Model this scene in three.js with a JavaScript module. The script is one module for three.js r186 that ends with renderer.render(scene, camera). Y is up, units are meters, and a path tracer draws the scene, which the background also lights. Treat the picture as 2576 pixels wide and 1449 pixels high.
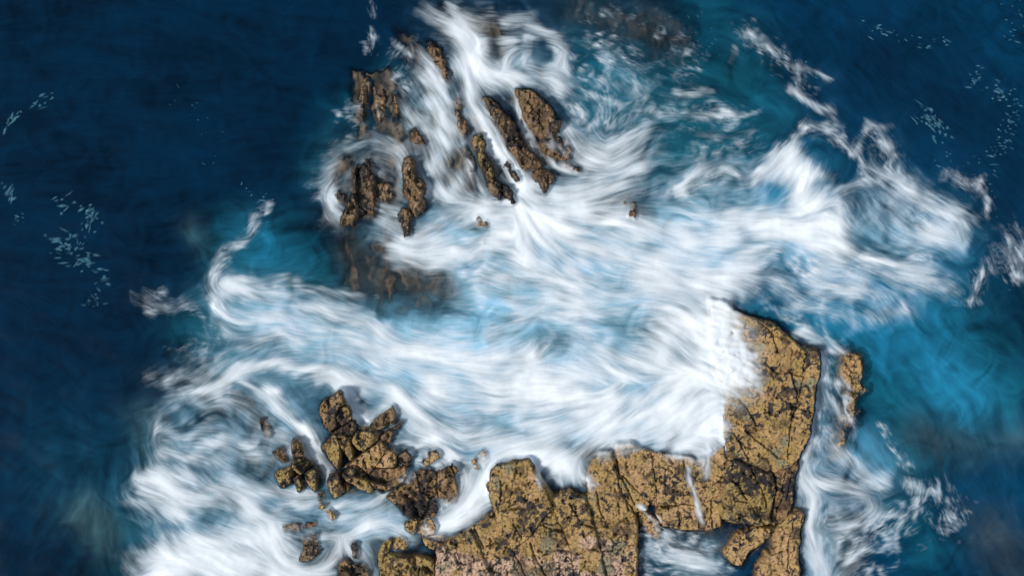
import * as THREE from 'three';

// ------------------------------------------------------------------ camera, sky, sun, exposure
// Plan units: one unit = 16 mm on the water, origin of the plan at the upper left of the surveyed area.
const U = 0.016, OX = 1288, OZ = 724.5, ALT = 50;
const scene = new THREE.Scene();
const camera = new THREE.PerspectiveCamera(2 * Math.atan(OZ * U / ALT) * 180 / Math.PI, 1024 / 575, 1, 9000);
camera.position.set(0, ALT, 0);
camera.up.set(0, 0, -1);
camera.lookAt(0, 0, 0);
scene.add(camera);

const toSun = new THREE.Vector3(-0.60, 0.76, 0.27).normalize();
// a bright, hazy sky: pale near the horizon, soft blue overhead, whiter round the veiled sun
{
  const W = 256, H = 128, d = new Float32Array(W * H * 4), v = new THREE.Vector3();
  for (let j = 0; j < H; j++) for (let i = 0; i < W; i++) {
    const up = ((j + 0.5) / H - 0.5) * Math.PI, az = ((i + 0.5) / W - 0.5) * 2 * Math.PI;
    v.set(Math.cos(az) * Math.cos(up), Math.sin(up), Math.sin(az) * Math.cos(up));
    const h = Math.pow(1 - Math.max(v.y, 0), 2.5), g = Math.pow(Math.max(v.dot(toSun), 0), 8) * 0.6, k = 4 * (j * W + i);
    d[k] = 0.62 + 0.36 * h + g; d[k + 1] = 0.80 + 0.22 * h + 0.95 * g; d[k + 2] = 1.02 + 0.06 * h + 0.9 * g; d[k + 3] = 1;
  }
  const sky = new THREE.DataTexture(d, W, H, THREE.RGBAFormat, THREE.FloatType);
  sky.mapping = THREE.EquirectangularReflectionMapping;
  sky.magFilter = THREE.LinearFilter;
  sky.needsUpdate = true;
  scene.background = scene.environment = sky;
}
scene.backgroundIntensity = scene.environmentIntensity = 0.40;
const sun = new THREE.DirectionalLight(0xfff6ec, 3.3);
sun.position.copy(toSun).multiplyScalar(80);
sun.castShadow = true;
sun.shadow.radius = 18;
Object.assign(sun.shadow.camera, { left: -26, right: 26, top: 20, bottom: -20, near: 10, far: 160 });
sun.shadow.mapSize.set(4096, 4096);
scene.add(sun, sun.target);

const renderer = new THREE.WebGLRenderer({ antialias: true });
renderer.setSize(1024, 575);
renderer.shadowMap.enabled = true;
renderer.toneMapping = THREE.LinearToneMapping;
renderer.toneMappingExposure = 1;

// ------------------------------------------------------------------ small tools
let seedState = 20731;
const rnd = () => { seedState = (seedState + 0x6d2b79f5) | 0; let t = Math.imul(seedState ^ (seedState >>> 15), 1 | seedState); t = (t + Math.imul(t ^ (t >>> 7), 61 | t)) ^ t; return ((t ^ (t >>> 14)) >>> 0) / 4294967296; };
const clamp = (x, a = 0, b = 1) => (x < a ? a : x > b ? b : x);
const smooth = (a, b, x) => { const t = clamp((x - a) / (b - a)); return t * t * (3 - 2 * t); };
const mix = (a, b, t) => a + (b - a) * t;
const perm = new Uint8Array(512), gx = new Float32Array(256), gy = new Float32Array(256);
for (let i = 0; i < 256; i++) { perm[i] = i; const a = rnd() * 6.28318; gx[i] = Math.cos(a); gy[i] = Math.sin(a); }
for (let i = 255; i > 0; i--) { const j = Math.floor(rnd() * (i + 1)), t = perm[i]; perm[i] = perm[j]; perm[j] = t; }
for (let i = 0; i < 256; i++) perm[i + 256] = perm[i];
function noise(x, y) {                                             // gradient noise, about -1..1
  const fx = Math.floor(x), fy = Math.floor(y), u = x - fx, v = y - fy, X = fx & 255, Y = fy & 255;
  const s = u * u * u * (u * (u * 6 - 15) + 10), t = v * v * v * (v * (v * 6 - 15) + 10);
  const a = perm[perm[X] + Y], b = perm[perm[X + 1] + Y], c = perm[perm[X] + Y + 1], d = perm[perm[X + 1] + Y + 1];
  const n0 = gx[a] * u + gy[a] * v, n1 = gx[b] * (u - 1) + gy[b] * v, n2 = gx[c] * u + gy[c] * (v - 1), n3 = gx[d] * (u - 1) + gy[d] * (v - 1);
  return 1.5 * (n0 + (n1 - n0) * s + (n2 + (n3 - n2) * s - n0 - (n1 - n0) * s) * t);
}
const fbm = (x, y, o = 4) => { let s = 0, a = 0.5; for (let i = 0; i < o; i++) { s += a * noise(x, y); x = x * 2.03 + 17.1; y = y * 2.03 + 9.7; a *= 0.5; } return s; };
const ridge = (x, y) => 1 - Math.abs(noise(x, y));

const taken = new Map();
function numbered(name) { const n = taken.get(name) ?? 0; taken.set(name, n + 1); return n ? name + '_' + String(n).padStart(3, '0') : name; }
function put(o, name, data, parent = scene) {
  o.name = parent === scene ? numbered(name) : name;
  o.castShadow = o.receiveShadow = true;
  Object.assign(o.userData, data);
  parent.add(o);
  return o;
}

// ------------------------------------------------------------------ plan fields (a grid over the surveyed water, in metres)
const EX = 24, EZ = 13.5;                                          // half extents of the detailed area
const GW = 960, GH = 540;                                          // plan grid
const px2m = (x) => (x - OX) * U, py2m = (y) => (y - OZ) * U;
function field() { return new Float32Array(GW * GH); }
const gi = (X) => (X + EX) / (2 * EX) * GW - 0.5, gj = (Z) => (Z + EZ) / (2 * EZ) * GH - 0.5;
function sample(f, X, Z, w = GW, h = GH) {
  let x = (X + EX) / (2 * EX) * w - 0.5, y = (Z + EZ) / (2 * EZ) * h - 0.5;
  x = clamp(x, 0, w - 1.001); y = clamp(y, 0, h - 1.001);
  const i = x | 0, j = y | 0, u = x - i, v = y - j, k = j * w + i;
  return (f[k] * (1 - u) + f[k + 1] * u) * (1 - v) + (f[k + w] * (1 - u) + f[k + w + 1] * u) * v;
}
// runs f(index, distance over radius, segment direction) for the grid cells near a line of plan points
function along(r, pts, reach, f) {
  const n = pts.length / 2, R = r * U * reach, rr = r * U;
  const P = []; for (let i = 0; i < n; i++) P.push([px2m(pts[2 * i]), py2m(pts[2 * i + 1])]);
  let x0 = 1e9, x1 = -1e9, z0 = 1e9, z1 = -1e9;
  for (const [x, z] of P) { x0 = Math.min(x0, x); x1 = Math.max(x1, x); z0 = Math.min(z0, z); z1 = Math.max(z1, z); }
  const i0 = Math.max(0, Math.floor(gi(x0 - R))), i1 = Math.min(GW - 1, Math.ceil(gi(x1 + R))), j0 = Math.max(0, Math.floor(gj(z0 - R))), j1 = Math.min(GH - 1, Math.ceil(gj(z1 + R)));
  for (let j = j0; j <= j1; j++) {
    const Z = ((j + 0.5) / GH * 2 - 1) * EZ;
    for (let i = i0; i <= i1; i++) {
      const X = ((i + 0.5) / GW * 2 - 1) * EX;
      let best = 1e9, dx = 1, dz = 0;
      if (n === 1) best = Math.hypot(X - P[0][0], Z - P[0][1]);
      for (let k = 0; k < n - 1; k++) {
        const a = P[k], b = P[k + 1], ex = b[0] - a[0], ez = b[1] - a[1], l2 = ex * ex + ez * ez + 1e-9;
        const t = clamp(((X - a[0]) * ex + (Z - a[1]) * ez) / l2), d = Math.hypot(X - a[0] - ex * t, Z - a[1] - ez * t);
        if (d < best) { best = d; dx = ex / Math.sqrt(l2); dz = ez / Math.sqrt(l2); }
      }
      if (best < R) f(j * GW + i, best / rr, dx, dz);
    }
  }
}
const keep = field().fill(1), thinKeep = field().fill(1), holeF = field().fill(1), veilKeep = field().fill(1), laceKeep = field().fill(1), flowC = field(), flowS = field();
const addFlow = (r, pts, w = 1) => along(Math.max(r * 1.6, 30), pts, 2.2, (k, t, dx, dz) => { const g = w * Math.exp(-t * t); flowC[k] += g * (dx * dx - dz * dz); flowS[k] += g * 2 * dx * dz; });
const foam = (d, r, ...p) => { along(r * 1.05, p, 2.4, (k, t) => { keep[k] *= 1 - 0.86 * d * Math.exp(-t * t); }); along(r * 1.5 + 22, p, 2.3, (k, t) => { thinKeep[k] *= 1 - 0.16 * d * Math.exp(-t * t); }); addFlow(r, p); };
const thin = (d, r, ...p) => along(r, p, 2.3, (k, t) => { thinKeep[k] *= 1 - d * Math.exp(-t * t); });
const bloom = (d, r, ...p) => along(r, p, 2.4, (k, t) => { keep[k] *= 1 - d * Math.exp(-t * t); });
const gap = (d, r, ...p) => along(r, p, 2.4, (k, t) => { holeF[k] *= 1 - d * Math.exp(-t * t); });
const veil = (d, r, ...p) => { along(r, p, 2.4, (k, t) => { veilKeep[k] *= 1 - d * Math.exp(-t * t); }); addFlow(r, p); };
const mist = (d, r, ...p) => along(r, p, 2.4, (k, t) => { veilKeep[k] *= 1 - d * Math.exp(-t * t); });
const lace = (d, r, ...p) => { along(r, p, 2.4, (k, t) => { laceKeep[k] *= 1 - d * Math.exp(-t * t); }); addFlow(r, p, 0.5); };
const flow = (r, ...p) => addFlow(r, p, 2.2);

// the white water, stroke by stroke: density, half width, then the run of the stroke over the plan
// - the upper ridges
foam(0.80, 34, 1170, 70, 1180, 130, 1215, 190);
bloom(0.75, 46, 1185, 140);
foam(0.55, 18, 1090, 40, 1150, 90, 1180, 150);
foam(0.45, 14, 1130, 8, 1170, 80);
foam(0.45, 16, 1235, 40, 1205, 110);
foam(0.40, 12, 1060, 20, 1110, 50);
foam(0.85, 24, 1180, 190, 1182, 261, 1215, 311, 1255, 381, 1305, 451, 1328, 520);
foam(0.75, 32, 1084, 195, 1104, 250, 1126, 300, 1140, 330);
foam(0.50, 12, 1059, 130, 1080, 165, 1100, 195);
foam(0.60, 15, 1275, 50, 1320, 45, 1345, 75, 1395, 95, 1420, 130, 1420, 185);
foam(0.70, 20, 1280, 105, 1270, 150, 1260, 190, 1285, 216);
foam(0.55, 12, 1330, 100, 1325, 155, 1355, 178, 1400, 165, 1412, 130);
foam(0.65, 18, 1230, 200, 1305, 195, 1380, 200, 1425, 225);
foam(0.75, 9, 1290, 220, 1310, 281, 1320, 331, 1355, 371, 1395, 416, 1440, 436);
foam(0.70, 22, 1420, 322, 1450, 376, 1505, 416);
foam(0.40, 24, 1020, 260, 1060, 330, 1090, 420, 1110, 480);
foam(0.50, 18, 1105, 340, 1130, 420, 1160, 480);
foam(0.50, 11, 1150, 370, 1180, 430, 1215, 490);
foam(0.85, 14, 1245, 340, 1275, 410, 1322, 490);
foam(0.35, 16, 940, 335, 1000, 370, 1020, 420);
foam(0.28, 18, 829, 426, 854, 376, 929, 351, 1004, 391, 1029, 451);
foam(0.7, 18, 824, 451, 826, 500, 832, 527, 855, 547);
foam(0.70, 15, 940, 511, 1000, 527);
foam(0.60, 15, 944, 552, 1004, 577);
foam(0.30, 18, 950, 430, 985, 480);
foam(0.55, 20, 1060, 470, 1130, 500, 1210, 520);
foam(0.35, 22, 1050, 380, 1080, 440);
foam(0.30, 12, 985, 580, 1005, 600);
// - the burst in the middle and its run to the east
foam(0.85, 28, 1000, 640, 1060, 655, 1120, 640);
foam(0.80, 26, 1004, 622, 1079, 592, 1155, 552, 1225, 530);
foam(0.75, 30, 1120, 640, 1180, 630, 1260, 600);
gap(0.75, 24, 1110, 572, 1150, 568);
foam(0.80, 40, 1330, 520, 1400, 500, 1500, 480, 1600, 430);
foam(0.80, 48, 1320, 560, 1450, 560, 1600, 570, 1740, 610, 1880, 600, 2000, 570);
foam(0.85, 34, 1265, 560, 1320, 640);
foam(0.70, 40, 1400, 620, 1550, 650, 1700, 680, 1800, 700);
foam(0.60, 30, 1300, 660, 1400, 690, 1500, 720);
gap(0.45, 26, 1470, 560, 1500, 590);
gap(0.5, 20, 1590, 500);
gap(0.6, 26, 1620, 460, 1660, 440);
foam(0.60, 22, 1480, 400, 1540, 400, 1600, 370);
foam(0.45, 20, 1480, 350, 1520, 370, 1620, 330);
// - the whirl
foam(0.70, 24, 1924, 440, 1965, 405, 2005, 402, 2022, 450, 2030, 500);
bloom(0.60, 36, 1985, 430);
foam(0.75, 36, 2030, 520, 2080, 530, 2115, 590, 2100, 650);
foam(0.60, 40, 1850, 560, 1950, 560, 2050, 590);
gap(0.75, 24, 1945, 494, 1965, 480);
foam(0.55, 17, 1709, 481, 1769, 426, 1814, 411, 1835, 430);
gap(0.45, 24, 1790, 500, 1840, 500);
foam(0.50, 17, 1690, 520, 1780, 540, 1860, 530);
foam(0.28, 13, 1985, 376, 2025, 311, 2075, 321, 2155, 386, 2195, 451);
foam(0.22, 12, 2195, 331, 2235, 315);
foam(0.40, 8, 2225, 350, 2245, 400);
foam(0.45, 14, 2190, 420, 2235, 440);
foam(0.50, 26, 2260, 466, 2355, 516, 2425, 552, 2410, 597, 2295, 602);
bloom(0.45, 36, 2360, 575);
foam(0.60, 14, 2095, 602, 2170, 652, 2245, 662, 2310, 667);
foam(0.40, 10, 2100, 480, 2170, 460, 2200, 455);
foam(0.16, 16, 2395, 446, 2465, 461, 2485, 521);
foam(0.16, 34, 2545, 610, 2560, 660);
foam(0.12, 18, 2440, 750, 2475, 700, 2515, 640);
foam(0.45, 28, 2060, 700, 2200, 720, 2330, 690);
foam(0.30, 24, 2200, 640, 2300, 700, 2380, 720);
foam(0.45, 26, 1900, 690, 2000, 730, 2150, 740);
foam(0.35, 16, 2000, 770, 2150, 800, 2280, 780);
gap(0.5, 26, 2150, 590, 2200, 600);
gap(0.6, 16, 1910, 740, 1930, 710);
// - thin lines over the open water in the north east
foam(0.26, 13, 1888, 80, 1915, 100, 1945, 130);
foam(0.3, 8, 1990, 165, 2030, 180, 2075, 195);
foam(0.40, 10, 1995, 225, 2060, 271, 2095, 291);
foam(0.30, 7, 1645, 290, 1770, 290, 1865, 285);
foam(0.30, 9, 1700, 230, 1790, 235);
foam(0.28, 7, 1850, 110, 1840, 160);
foam(0.25, 10, 1760, 340, 1830, 350, 1890, 330);
// - lace in the middle
foam(0.42, 46, 1120, 720, 1220, 730, 1330, 770, 1450, 790);
foam(0.50, 50, 1450, 760, 1600, 740, 1750, 740);
foam(0.40, 46, 1250, 690, 1390, 730, 1520, 770);
gap(0.55, 22, 1310, 725, 1345, 735);
gap(0.4, 26, 1200, 790, 1260, 800);
lace(0.8, 46, 1200, 690, 1300, 730, 1420, 760, 1550, 760, 1680, 740);
lace(0.6, 40, 1180, 780, 1300, 780);
// - the broad wash
foam(0.70, 62, 1050, 890, 1200, 900, 1400, 930, 1600, 910, 1750, 870);
foam(0.80, 56, 1090, 980, 1300, 990, 1500, 1010, 1700, 1030, 1800, 1080);
foam(0.75, 40, 1340, 1080, 1500, 1060, 1650, 1080, 1760, 1100);
bloom(0.55, 44, 1650, 690, 1700, 760, 1680, 840);
bloom(0.6, 40, 1880, 680, 1800, 730, 1780, 820);
bloom(0.6, 44, 1790, 770, 1790, 880, 1800, 980);
foam(0.65, 26, 1560, 1110, 1640, 1040, 1730, 950, 1790, 850);
gap(0.65, 34, 1350, 838);
gap(0.45, 18, 1590, 985, 1620, 975);
gap(0.35, 30, 1440, 915, 1400, 900);
gap(0.35, 24, 1120, 960, 1180, 975);
flow(30, 1270, 850, 1350, 800, 1440, 850);
flow(26, 1350, 870, 1345, 800);
foam(0.35, 20, 1240, 860, 1300, 800, 1400, 790, 1460, 850);
foam(0.75, 18, 1793, 1050, 1775, 1090, 1783, 1130, 1768, 1180);
// - the sweep in the west
foam(0.40, 16, 530, 710, 556, 770, 578, 830);
foam(0.36, 12, 632, 545, 627, 592, 552, 652, 527, 702);
lace(0.9, 16, 640, 520, 627, 592, 560, 652, 530, 712, 560, 780);
lace(0.5, 12, 690, 500, 650, 530, 620, 570);
foam(0.65, 20, 570, 720, 700, 750, 830, 780, 920, 805, 1010, 870, 1080, 900);
foam(0.40, 13, 590, 705, 720, 705, 820, 735, 900, 750);
foam(0.60, 27, 590, 800, 700, 800, 820, 830, 950, 880, 1060, 890);
foam(0.45, 25, 620, 860, 720, 845, 860, 880, 1000, 930);
foam(0.75, 19, 527, 985, 600, 930, 700, 910, 800, 930, 900, 955);
bloom(0.75, 18, 672, 984);
foam(0.65, 14, 610, 960, 650, 985, 690, 1010);
foam(0.85, 15, 690, 1010, 724, 1050, 767, 1100, 806, 1155, 828, 1190);
foam(0.50, 20, 850, 950, 880, 990, 900, 1040);
foam(0.65, 24, 900, 960, 980, 980, 1040, 1040);
foam(0.60, 14, 800, 955, 830, 940, 860, 960, 870, 990);
foam(0.55, 18, 890, 1045, 930, 1050, 975, 1015);
foam(0.30, 26, 440, 1000, 560, 1010, 650, 1040);
foam(0.42, 22, 405, 1080, 520, 1095, 620, 1115);
foam(0.55, 8, 500, 1118, 600, 1128, 640, 1105);
foam(0.45, 17, 415, 1140, 560, 1160, 650, 1150);
foam(0.35, 14, 640, 1060, 690, 1090, 740, 1130);
foam(0.70, 16, 346, 1205, 401, 1190, 476, 1200);
foam(0.60, 26, 351, 1264, 451, 1280);
foam(0.65, 13, 490, 1268, 577, 1205, 640, 1225);
foam(0.80, 16, 577, 1199, 652, 1234, 782, 1240);
foam(0.88, 26, 602, 1249, 662, 1314, 672, 1374, 702, 1444);
foam(0.70, 34, 376, 1424, 451, 1374, 552, 1345, 627, 1339);
foam(0.75, 36, 401, 1449, 501, 1424, 640, 1414);
foam(0.45, 30, 380, 1230, 480, 1240, 560, 1260);
foam(0.75, 24, 660, 1440, 740, 1440, 820, 1445);
foam(0.45, 16, 690, 1290, 740, 1270, 780, 1262);
foam(0.75, 12, 815, 1275, 874, 1270, 928, 1272, 967, 1245);
foam(0.70, 16, 820, 1424, 838, 1389, 867, 1353, 928, 1317, 982, 1317, 1014, 1335);
foam(0.65, 13, 790, 1340, 846, 1353, 885, 1396);
foam(0.40, 14, 905, 1400, 940, 1440);
foam(0.65, 20, 840, 1300, 900, 1300, 960, 1285);
lace(0.4, 18, 480, 780, 530, 830, 580, 850);
foam(0.18, 18, 350, 750, 420, 780, 470, 760);
lace(0.3, 24, 430, 860, 540, 880);
foam(0.22, 22, 380, 950, 480, 960, 560, 910);
// - between the low rocks and the ledge
foam(0.90, 30, 1100, 1318, 1141, 1300, 1185, 1280, 1212, 1240, 1222, 1195, 1232, 1160);
foam(0.65, 20, 1155, 1195, 1130, 1150, 1105, 1130);
foam(0.75, 26, 1000, 1010, 1060, 1060, 1110, 1100);
foam(0.70, 30, 1130, 1080, 1230, 1110, 1330, 1130);
foam(0.55, 13, 1030, 1140, 1060, 1120, 1080, 1100);
foam(0.75, 24, 1356, 1150, 1420, 1160, 1460, 1195);
foam(0.5, 8, 1010, 1180, 1030, 1210);
// - east of the big slab
foam(0.65, 10, 2068, 900, 2063, 938, 2058, 1003, 2043, 1073, 2028, 1133, 2018, 1173);
foam(0.80, 22, 2018, 1199, 2042, 1249, 2033, 1324, 2048, 1374, 2068, 1444);
foam(0.65, 18, 2058, 1214, 2134, 1229, 2190, 1249, 2205, 1284);
foam(0.40, 22, 2110, 1330, 2180, 1300);
foam(0.40, 18, 2010, 842, 2058, 852, 2108, 882);
foam(0.35, 16, 2083, 1003, 2115, 1053);
foam(0.50, 20, 2100, 1130, 2160, 1180, 2230, 1210);
lace(0.8, 24, 2070, 880, 2080, 980, 2070, 1080, 2040, 1150);
lace(0.6, 18, 2110, 960, 2130, 1020, 2140, 1090);
lace(0.7, 22, 1908, 737, 1958, 785, 2008, 810, 2058, 782, 2134, 752);
lace(0.7, 22, 2010, 840, 2080, 850, 2130, 890);
lace(0.7, 14, 2220, 1080, 2285, 1180, 2295, 1250, 2240, 1290);
lace(0.6, 30, 2030, 1240, 2070, 1330, 2070, 1430);
lace(0.45, 30, 2120, 1360, 2230, 1300, 2350, 1230, 2400, 1330);
lace(0.7, 26, 1640, 1340, 1740, 1350);
lace(0.75, 34, 1630, 1420, 1720, 1420, 1800, 1430);
foam(0.35, 22, 1720, 1400, 1780, 1420);
foam(0.3, 24, 2150, 1390, 2120, 1440);
// - lace
lace(0.9, 20, 1390, 220, 1430, 260, 1458, 290, 1482, 312);
lace(0.7, 26, 1500, 100, 1525, 200, 1530, 300);
lace(0.5, 26, 1440, 150, 1490, 230);
lace(0.5, 30, 1580, 130, 1620, 240, 1560, 320);
lace(0.8, 20, 1985, 376, 2025, 311, 2075, 321, 2155, 386, 2200, 455);
lace(0.6, 20, 2190, 330, 2240, 400, 2220, 450);
lace(0.7, 50, 1800, 620, 1950, 620, 2080, 700);
lace(0.6, 44, 2150, 680, 2300, 660, 2330, 580);
lace(0.6, 30, 1700, 480, 1790, 430);
lace(0.5, 30, 1900, 80, 1960, 150, 2040, 240);
lace(0.45, 34, 1640, 290, 1750, 290, 1880, 300);
lace(0.35, 40, 1900, 360, 1780, 380);
lace(0.6, 18, 2390, 440, 2470, 460, 2490, 530);
lace(0.6, 60, 1150, 960, 1250, 930, 1380, 900);
lace(0.6, 20, 850, 290, 900, 270);
lace(0.5, 16, 930, 10, 930, 130);
lace(0.5, 30, 1010, 110, 990, 180, 1030, 220);
lace(0.4, 30, 900, 320, 860, 400);
lace(0.35, 24, 820, 560, 790, 480);
lace(0.28, 60, 1500, 60, 1640, 90, 1740, 150);
lace(0.4, 20, 880, 745, 960, 750);
// the slow drift of the open sea
flow(160, 60, 60, 300, 30, 520, 90);
flow(160, 100, 400, 380, 380, 640, 330);
flow(140, 60, 980, 260, 1120, 380, 1300);
flow(110, 60, 1400, 200, 1200, 360, 1020);
flow(150, 2250, 150, 2380, 300, 2520, 420);
flow(120, 2300, 850, 2450, 1000, 2500, 1150);
flow(80, 1200, 20, 1500, 40, 1760, 120);
// water that runs over stone
mist(0.78, 42, 1775, 765, 1790, 880, 1795, 975);
flow(40, 1760, 800, 1840, 860);
flow(40, 1760, 900, 1850, 950);
mist(0.55, 46, 1818, 785, 1842, 880, 1842, 955);
mist(0.32, 60, 1825, 790, 1850, 900, 1850, 960);
mist(0.4, 30, 1850, 890, 1868, 935);
veil(0.75, 26, 1560, 1085, 1657, 1105, 1757, 1120, 1800, 1080);
veil(0.45, 18, 1690, 1130, 1760, 1140);
veil(0.80, 22, 1385, 1185, 1440, 1205, 1475, 1205);
veil(0.70, 18, 1500, 1130, 1540, 1105, 1570, 1085);
veil(0.60, 7, 1351, 1180, 1362, 1218);
veil(0.65, 9, 1727, 1178, 1745, 1240, 1756, 1300);
veil(0.55, 12, 1780, 1120, 1772, 1190);
veil(0.60, 9, 1610, 1275, 1640, 1315, 1655, 1345);
veil(0.50, 8, 1008, 1205, 1040, 1200);
veil(0.60, 10, 1165, 1220, 1150, 1280);
veil(0.45, 10, 1050, 1330, 1100, 1338);
veil(0.30, 22, 930, 280, 985, 330);
veil(0.35, 14, 1385, 352, 1430, 385);
veil(0.25, 20, 1150, 330, 1180, 420);
veil(0.30, 18, 2085, 930, 2120, 1000, 2110, 1080);
veil(0.30, 14, 740, 1330, 780, 1340);
veil(0.35, 12, 655, 1090, 690, 1090);
// thin milky water
thin(0.45, 70, 700, 1080, 640, 1180, 560, 1240);
thin(0.5, 80, 700, 1330, 820, 1330, 960, 1330);
thin(0.4, 60, 500, 1380, 420, 1330);
thin(0.4, 50, 930, 1060, 1040, 1160, 1130, 1180);
thin(0.4, 60, 1000, 960, 800, 880, 640, 800);
thin(0.45, 90, 1200, 960, 1450, 960, 1700, 980);
thin(0.35, 70, 1250, 640, 1500, 660, 1750, 680);
thin(0.3, 60, 2060, 960, 2080, 1200, 2080, 1400);
thin(0.25, 80, 2250, 560, 2150, 720);
thin(0.3, 50, 950, 540, 960, 600);
thin(0.25, 60, 520, 900, 480, 1000, 460, 1100);
// the way the burst fans out
flow(20, 1318, 545, 1290, 640);
flow(20, 1330, 545, 1345, 660);
flow(24, 1345, 540, 1420, 640);
flow(26, 1355, 520, 1480, 560, 1560, 600);
flow(22, 1200, 640, 1180, 720);
flow(22, 1400, 650, 1412, 730);
flow(22, 1370, 880, 1435, 800);
flow(34, 1490, 1040, 1330, 1065, 1200, 1100);
flow(34, 1490, 1020, 1350, 1000, 1180, 1015);
flow(26, 1490, 1060, 1390, 1110, 1325, 1160);
flow(40, 1790, 880, 1690, 970, 1600, 1060);
flow(30, 1825, 1000, 1720, 1065, 1650, 1120);
flow(40, 1500, 880, 1560, 960, 1540, 1040);
flow(40, 1480, 720, 1640, 780, 1740, 860);
flow(34, 1600, 680, 1740, 740, 1830, 800);
flow(34, 1700, 860, 1780, 930, 1830, 1000);
flow(24, 1080, 930, 1150, 960, 1200, 1010);
flow(30, 1140, 1090, 1080, 1010, 1030, 960);
flow(24, 1960, 480, 1990, 430, 2020, 400);
flow(24, 2040, 520, 2090, 470, 2130, 420);
bloom(0.6, 40, 1735, 790, 1755, 900, 1780, 1000);
foam(0.6, 40, 1660, 900, 1720, 1000);
bloom(0.6, 40, 1380, 570, 1480, 560);
bloom(0.5, 46, 1720, 1040);
// clear water and dark reef left open between the white
gap(0.85, 46, 860, 640, 930, 660, 960, 720);
gap(0.7, 40, 1000, 720, 1100, 730, 1160, 720);
gap(0.6, 34, 1030, 790, 1080, 790);
gap(0.6, 40, 700, 640, 660, 680);
gap(0.7, 30, 930, 200, 950, 330);
gap(0.6, 30, 1000, 260, 1010, 330);
gap(0.6, 26, 960, 450, 980, 500);
gap(0.5, 24, 905, 450, 905, 520);
gap(0.5, 16, 1060, 340, 1065, 420, 1085, 460);
gap(0.5, 14, 1140, 370, 1150, 440);
gap(0.5, 12, 1205, 390, 1230, 450);
gap(0.6, 22, 1360, 130, 1370, 150);
gap(0.6, 20, 1240, 60, 1250, 150);
gap(0.5, 36, 560, 1060, 640, 1080);
gap(0.5, 36, 600, 1180, 680, 1190);
gap(0.4, 30, 500, 1290, 560, 1300);
gap(0.5, 30, 740, 1320, 790, 1310);
gap(0.5, 20, 880, 1240, 900, 1200);
// thin foam adrift round the ridges, the whirl and the south west
thin(0.4, 60, 1060, 280, 1110, 440, 1180, 500);
thin(0.3, 50, 900, 420, 980, 380, 1020, 460);
thin(0.35, 50, 1280, 130, 1360, 200, 1430, 260);
thin(0.35, 60, 1480, 350, 1600, 380, 1700, 480);
thin(0.35, 90, 1800, 500, 2000, 560, 2200, 600);
thin(0.4, 70, 2250, 520, 2360, 590);
thin(0.3, 80, 2000, 720, 2250, 730);
thin(0.4, 80, 440, 1220, 520, 1280, 500, 1380);
thin(0.35, 70, 480, 1050, 600, 1060);
thin(0.3, 60, 2080, 1280, 2150, 1250);
thin(0.4, 60, 860, 1300, 960, 1320);
thin(0.3, 60, 1560, 160, 1640, 280);
gap(0.4, 26, 1480, 735, 1500, 725);
gap(0.4, 24, 1590, 800, 1620, 810);
gap(0.35, 22, 1390, 770);
gap(0.4, 22, 1255, 765);
gap(0.4, 26, 1200, 860, 1230, 850);
gap(0.35, 20, 1550, 870);
gap(0.35, 18, 1130, 985, 1160, 990);
gap(0.35, 16, 1230, 960);
gap(0.4, 22, 820, 850, 860, 860);
gap(0.4, 26, 690, 760, 720, 770);
lace(0.5, 70, 1240, 740, 1450, 740, 1640, 760);
lace(0.5, 60, 1100, 970, 1260, 960, 1420, 920);
lace(0.5, 50, 1700, 600, 1850, 640, 1980, 640);
lace(0.5, 40, 1250, 620, 1380, 640);
lace(0.5, 40, 1000, 1120, 1100, 1180, 1190, 1130);
lace(0.4, 40, 1590, 990, 1700, 1010, 1770, 1060);
bloom(0.8, 30, 1370, 1150, 1430, 1180);
bloom(0.7, 26, 1300, 1140, 1340, 1160);
bloom(0.6, 24, 1470, 1130, 1520, 1110);
mist(0.7, 26, 1400, 1160, 1450, 1190);
mist(0.5, 30, 1520, 1120, 1570, 1110);
bloom(0.6, 34, 1290, 540, 1360, 560);
bloom(0.5, 50, 1440, 540, 1540, 540);
bloom(0.55, 44, 700, 1400, 680, 1330);
bloom(0.5, 50, 430, 1400, 560, 1390);
bloom(0.45, 40, 390, 1215, 440, 1260);
bloom(0.5, 44, 2040, 560, 2090, 600);
bloom(0.5, 36, 1990, 440);
gap(0.4, 9, 1300, 600, 1262, 690);
gap(0.4, 9, 1345, 605, 1352, 695);
gap(0.4, 10, 1392, 590, 1455, 665);
gap(0.4, 10, 1425, 550, 1570, 590);
gap(0.4, 10, 1290, 560, 1190, 600);
lace(0.5, 40, 1640, 1380, 1760, 1400);
bloom(0.3, 40, 1700, 1400, 1760, 1430);
lace(0.5, 60, 2250, 1330, 2330, 1280, 2400, 1300);
lace(0.35, 60, 2100, 1400, 2200, 1420);
bloom(0.7, 36, 1195, 1230, 1170, 1275);
bloom(0.6, 26, 1130, 1305);
bloom(0.5, 34, 1050, 1090, 1110, 1150);
bloom(0.4, 40, 1240, 1130);
gap(0.6, 40, 1010, 690, 1100, 720);
gap(0.5, 40, 910, 600, 920, 760);
bloom(0.75, 40, 1995, 435, 2010, 450);
bloom(0.6, 40, 2030, 500);
lace(0.5, 40, 2545, 600, 2560, 680);
lace(0.45, 30, 2440, 750, 2480, 690);
lace(0.5, 24, 1885, 80, 1950, 140);
lace(0.4, 30, 350, 750, 460, 770);
thin(0.3, 60, 1990, 430, 1900, 470, 1800, 440);
gap(0.3, 12, 1560, 1030, 1600, 1010);
gap(0.35, 12, 1640, 1010, 1680, 985);
gap(0.35, 14, 1590, 1075, 1640, 1085);
gap(0.4, 14, 1690, 1085, 1740, 1090);
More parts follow.
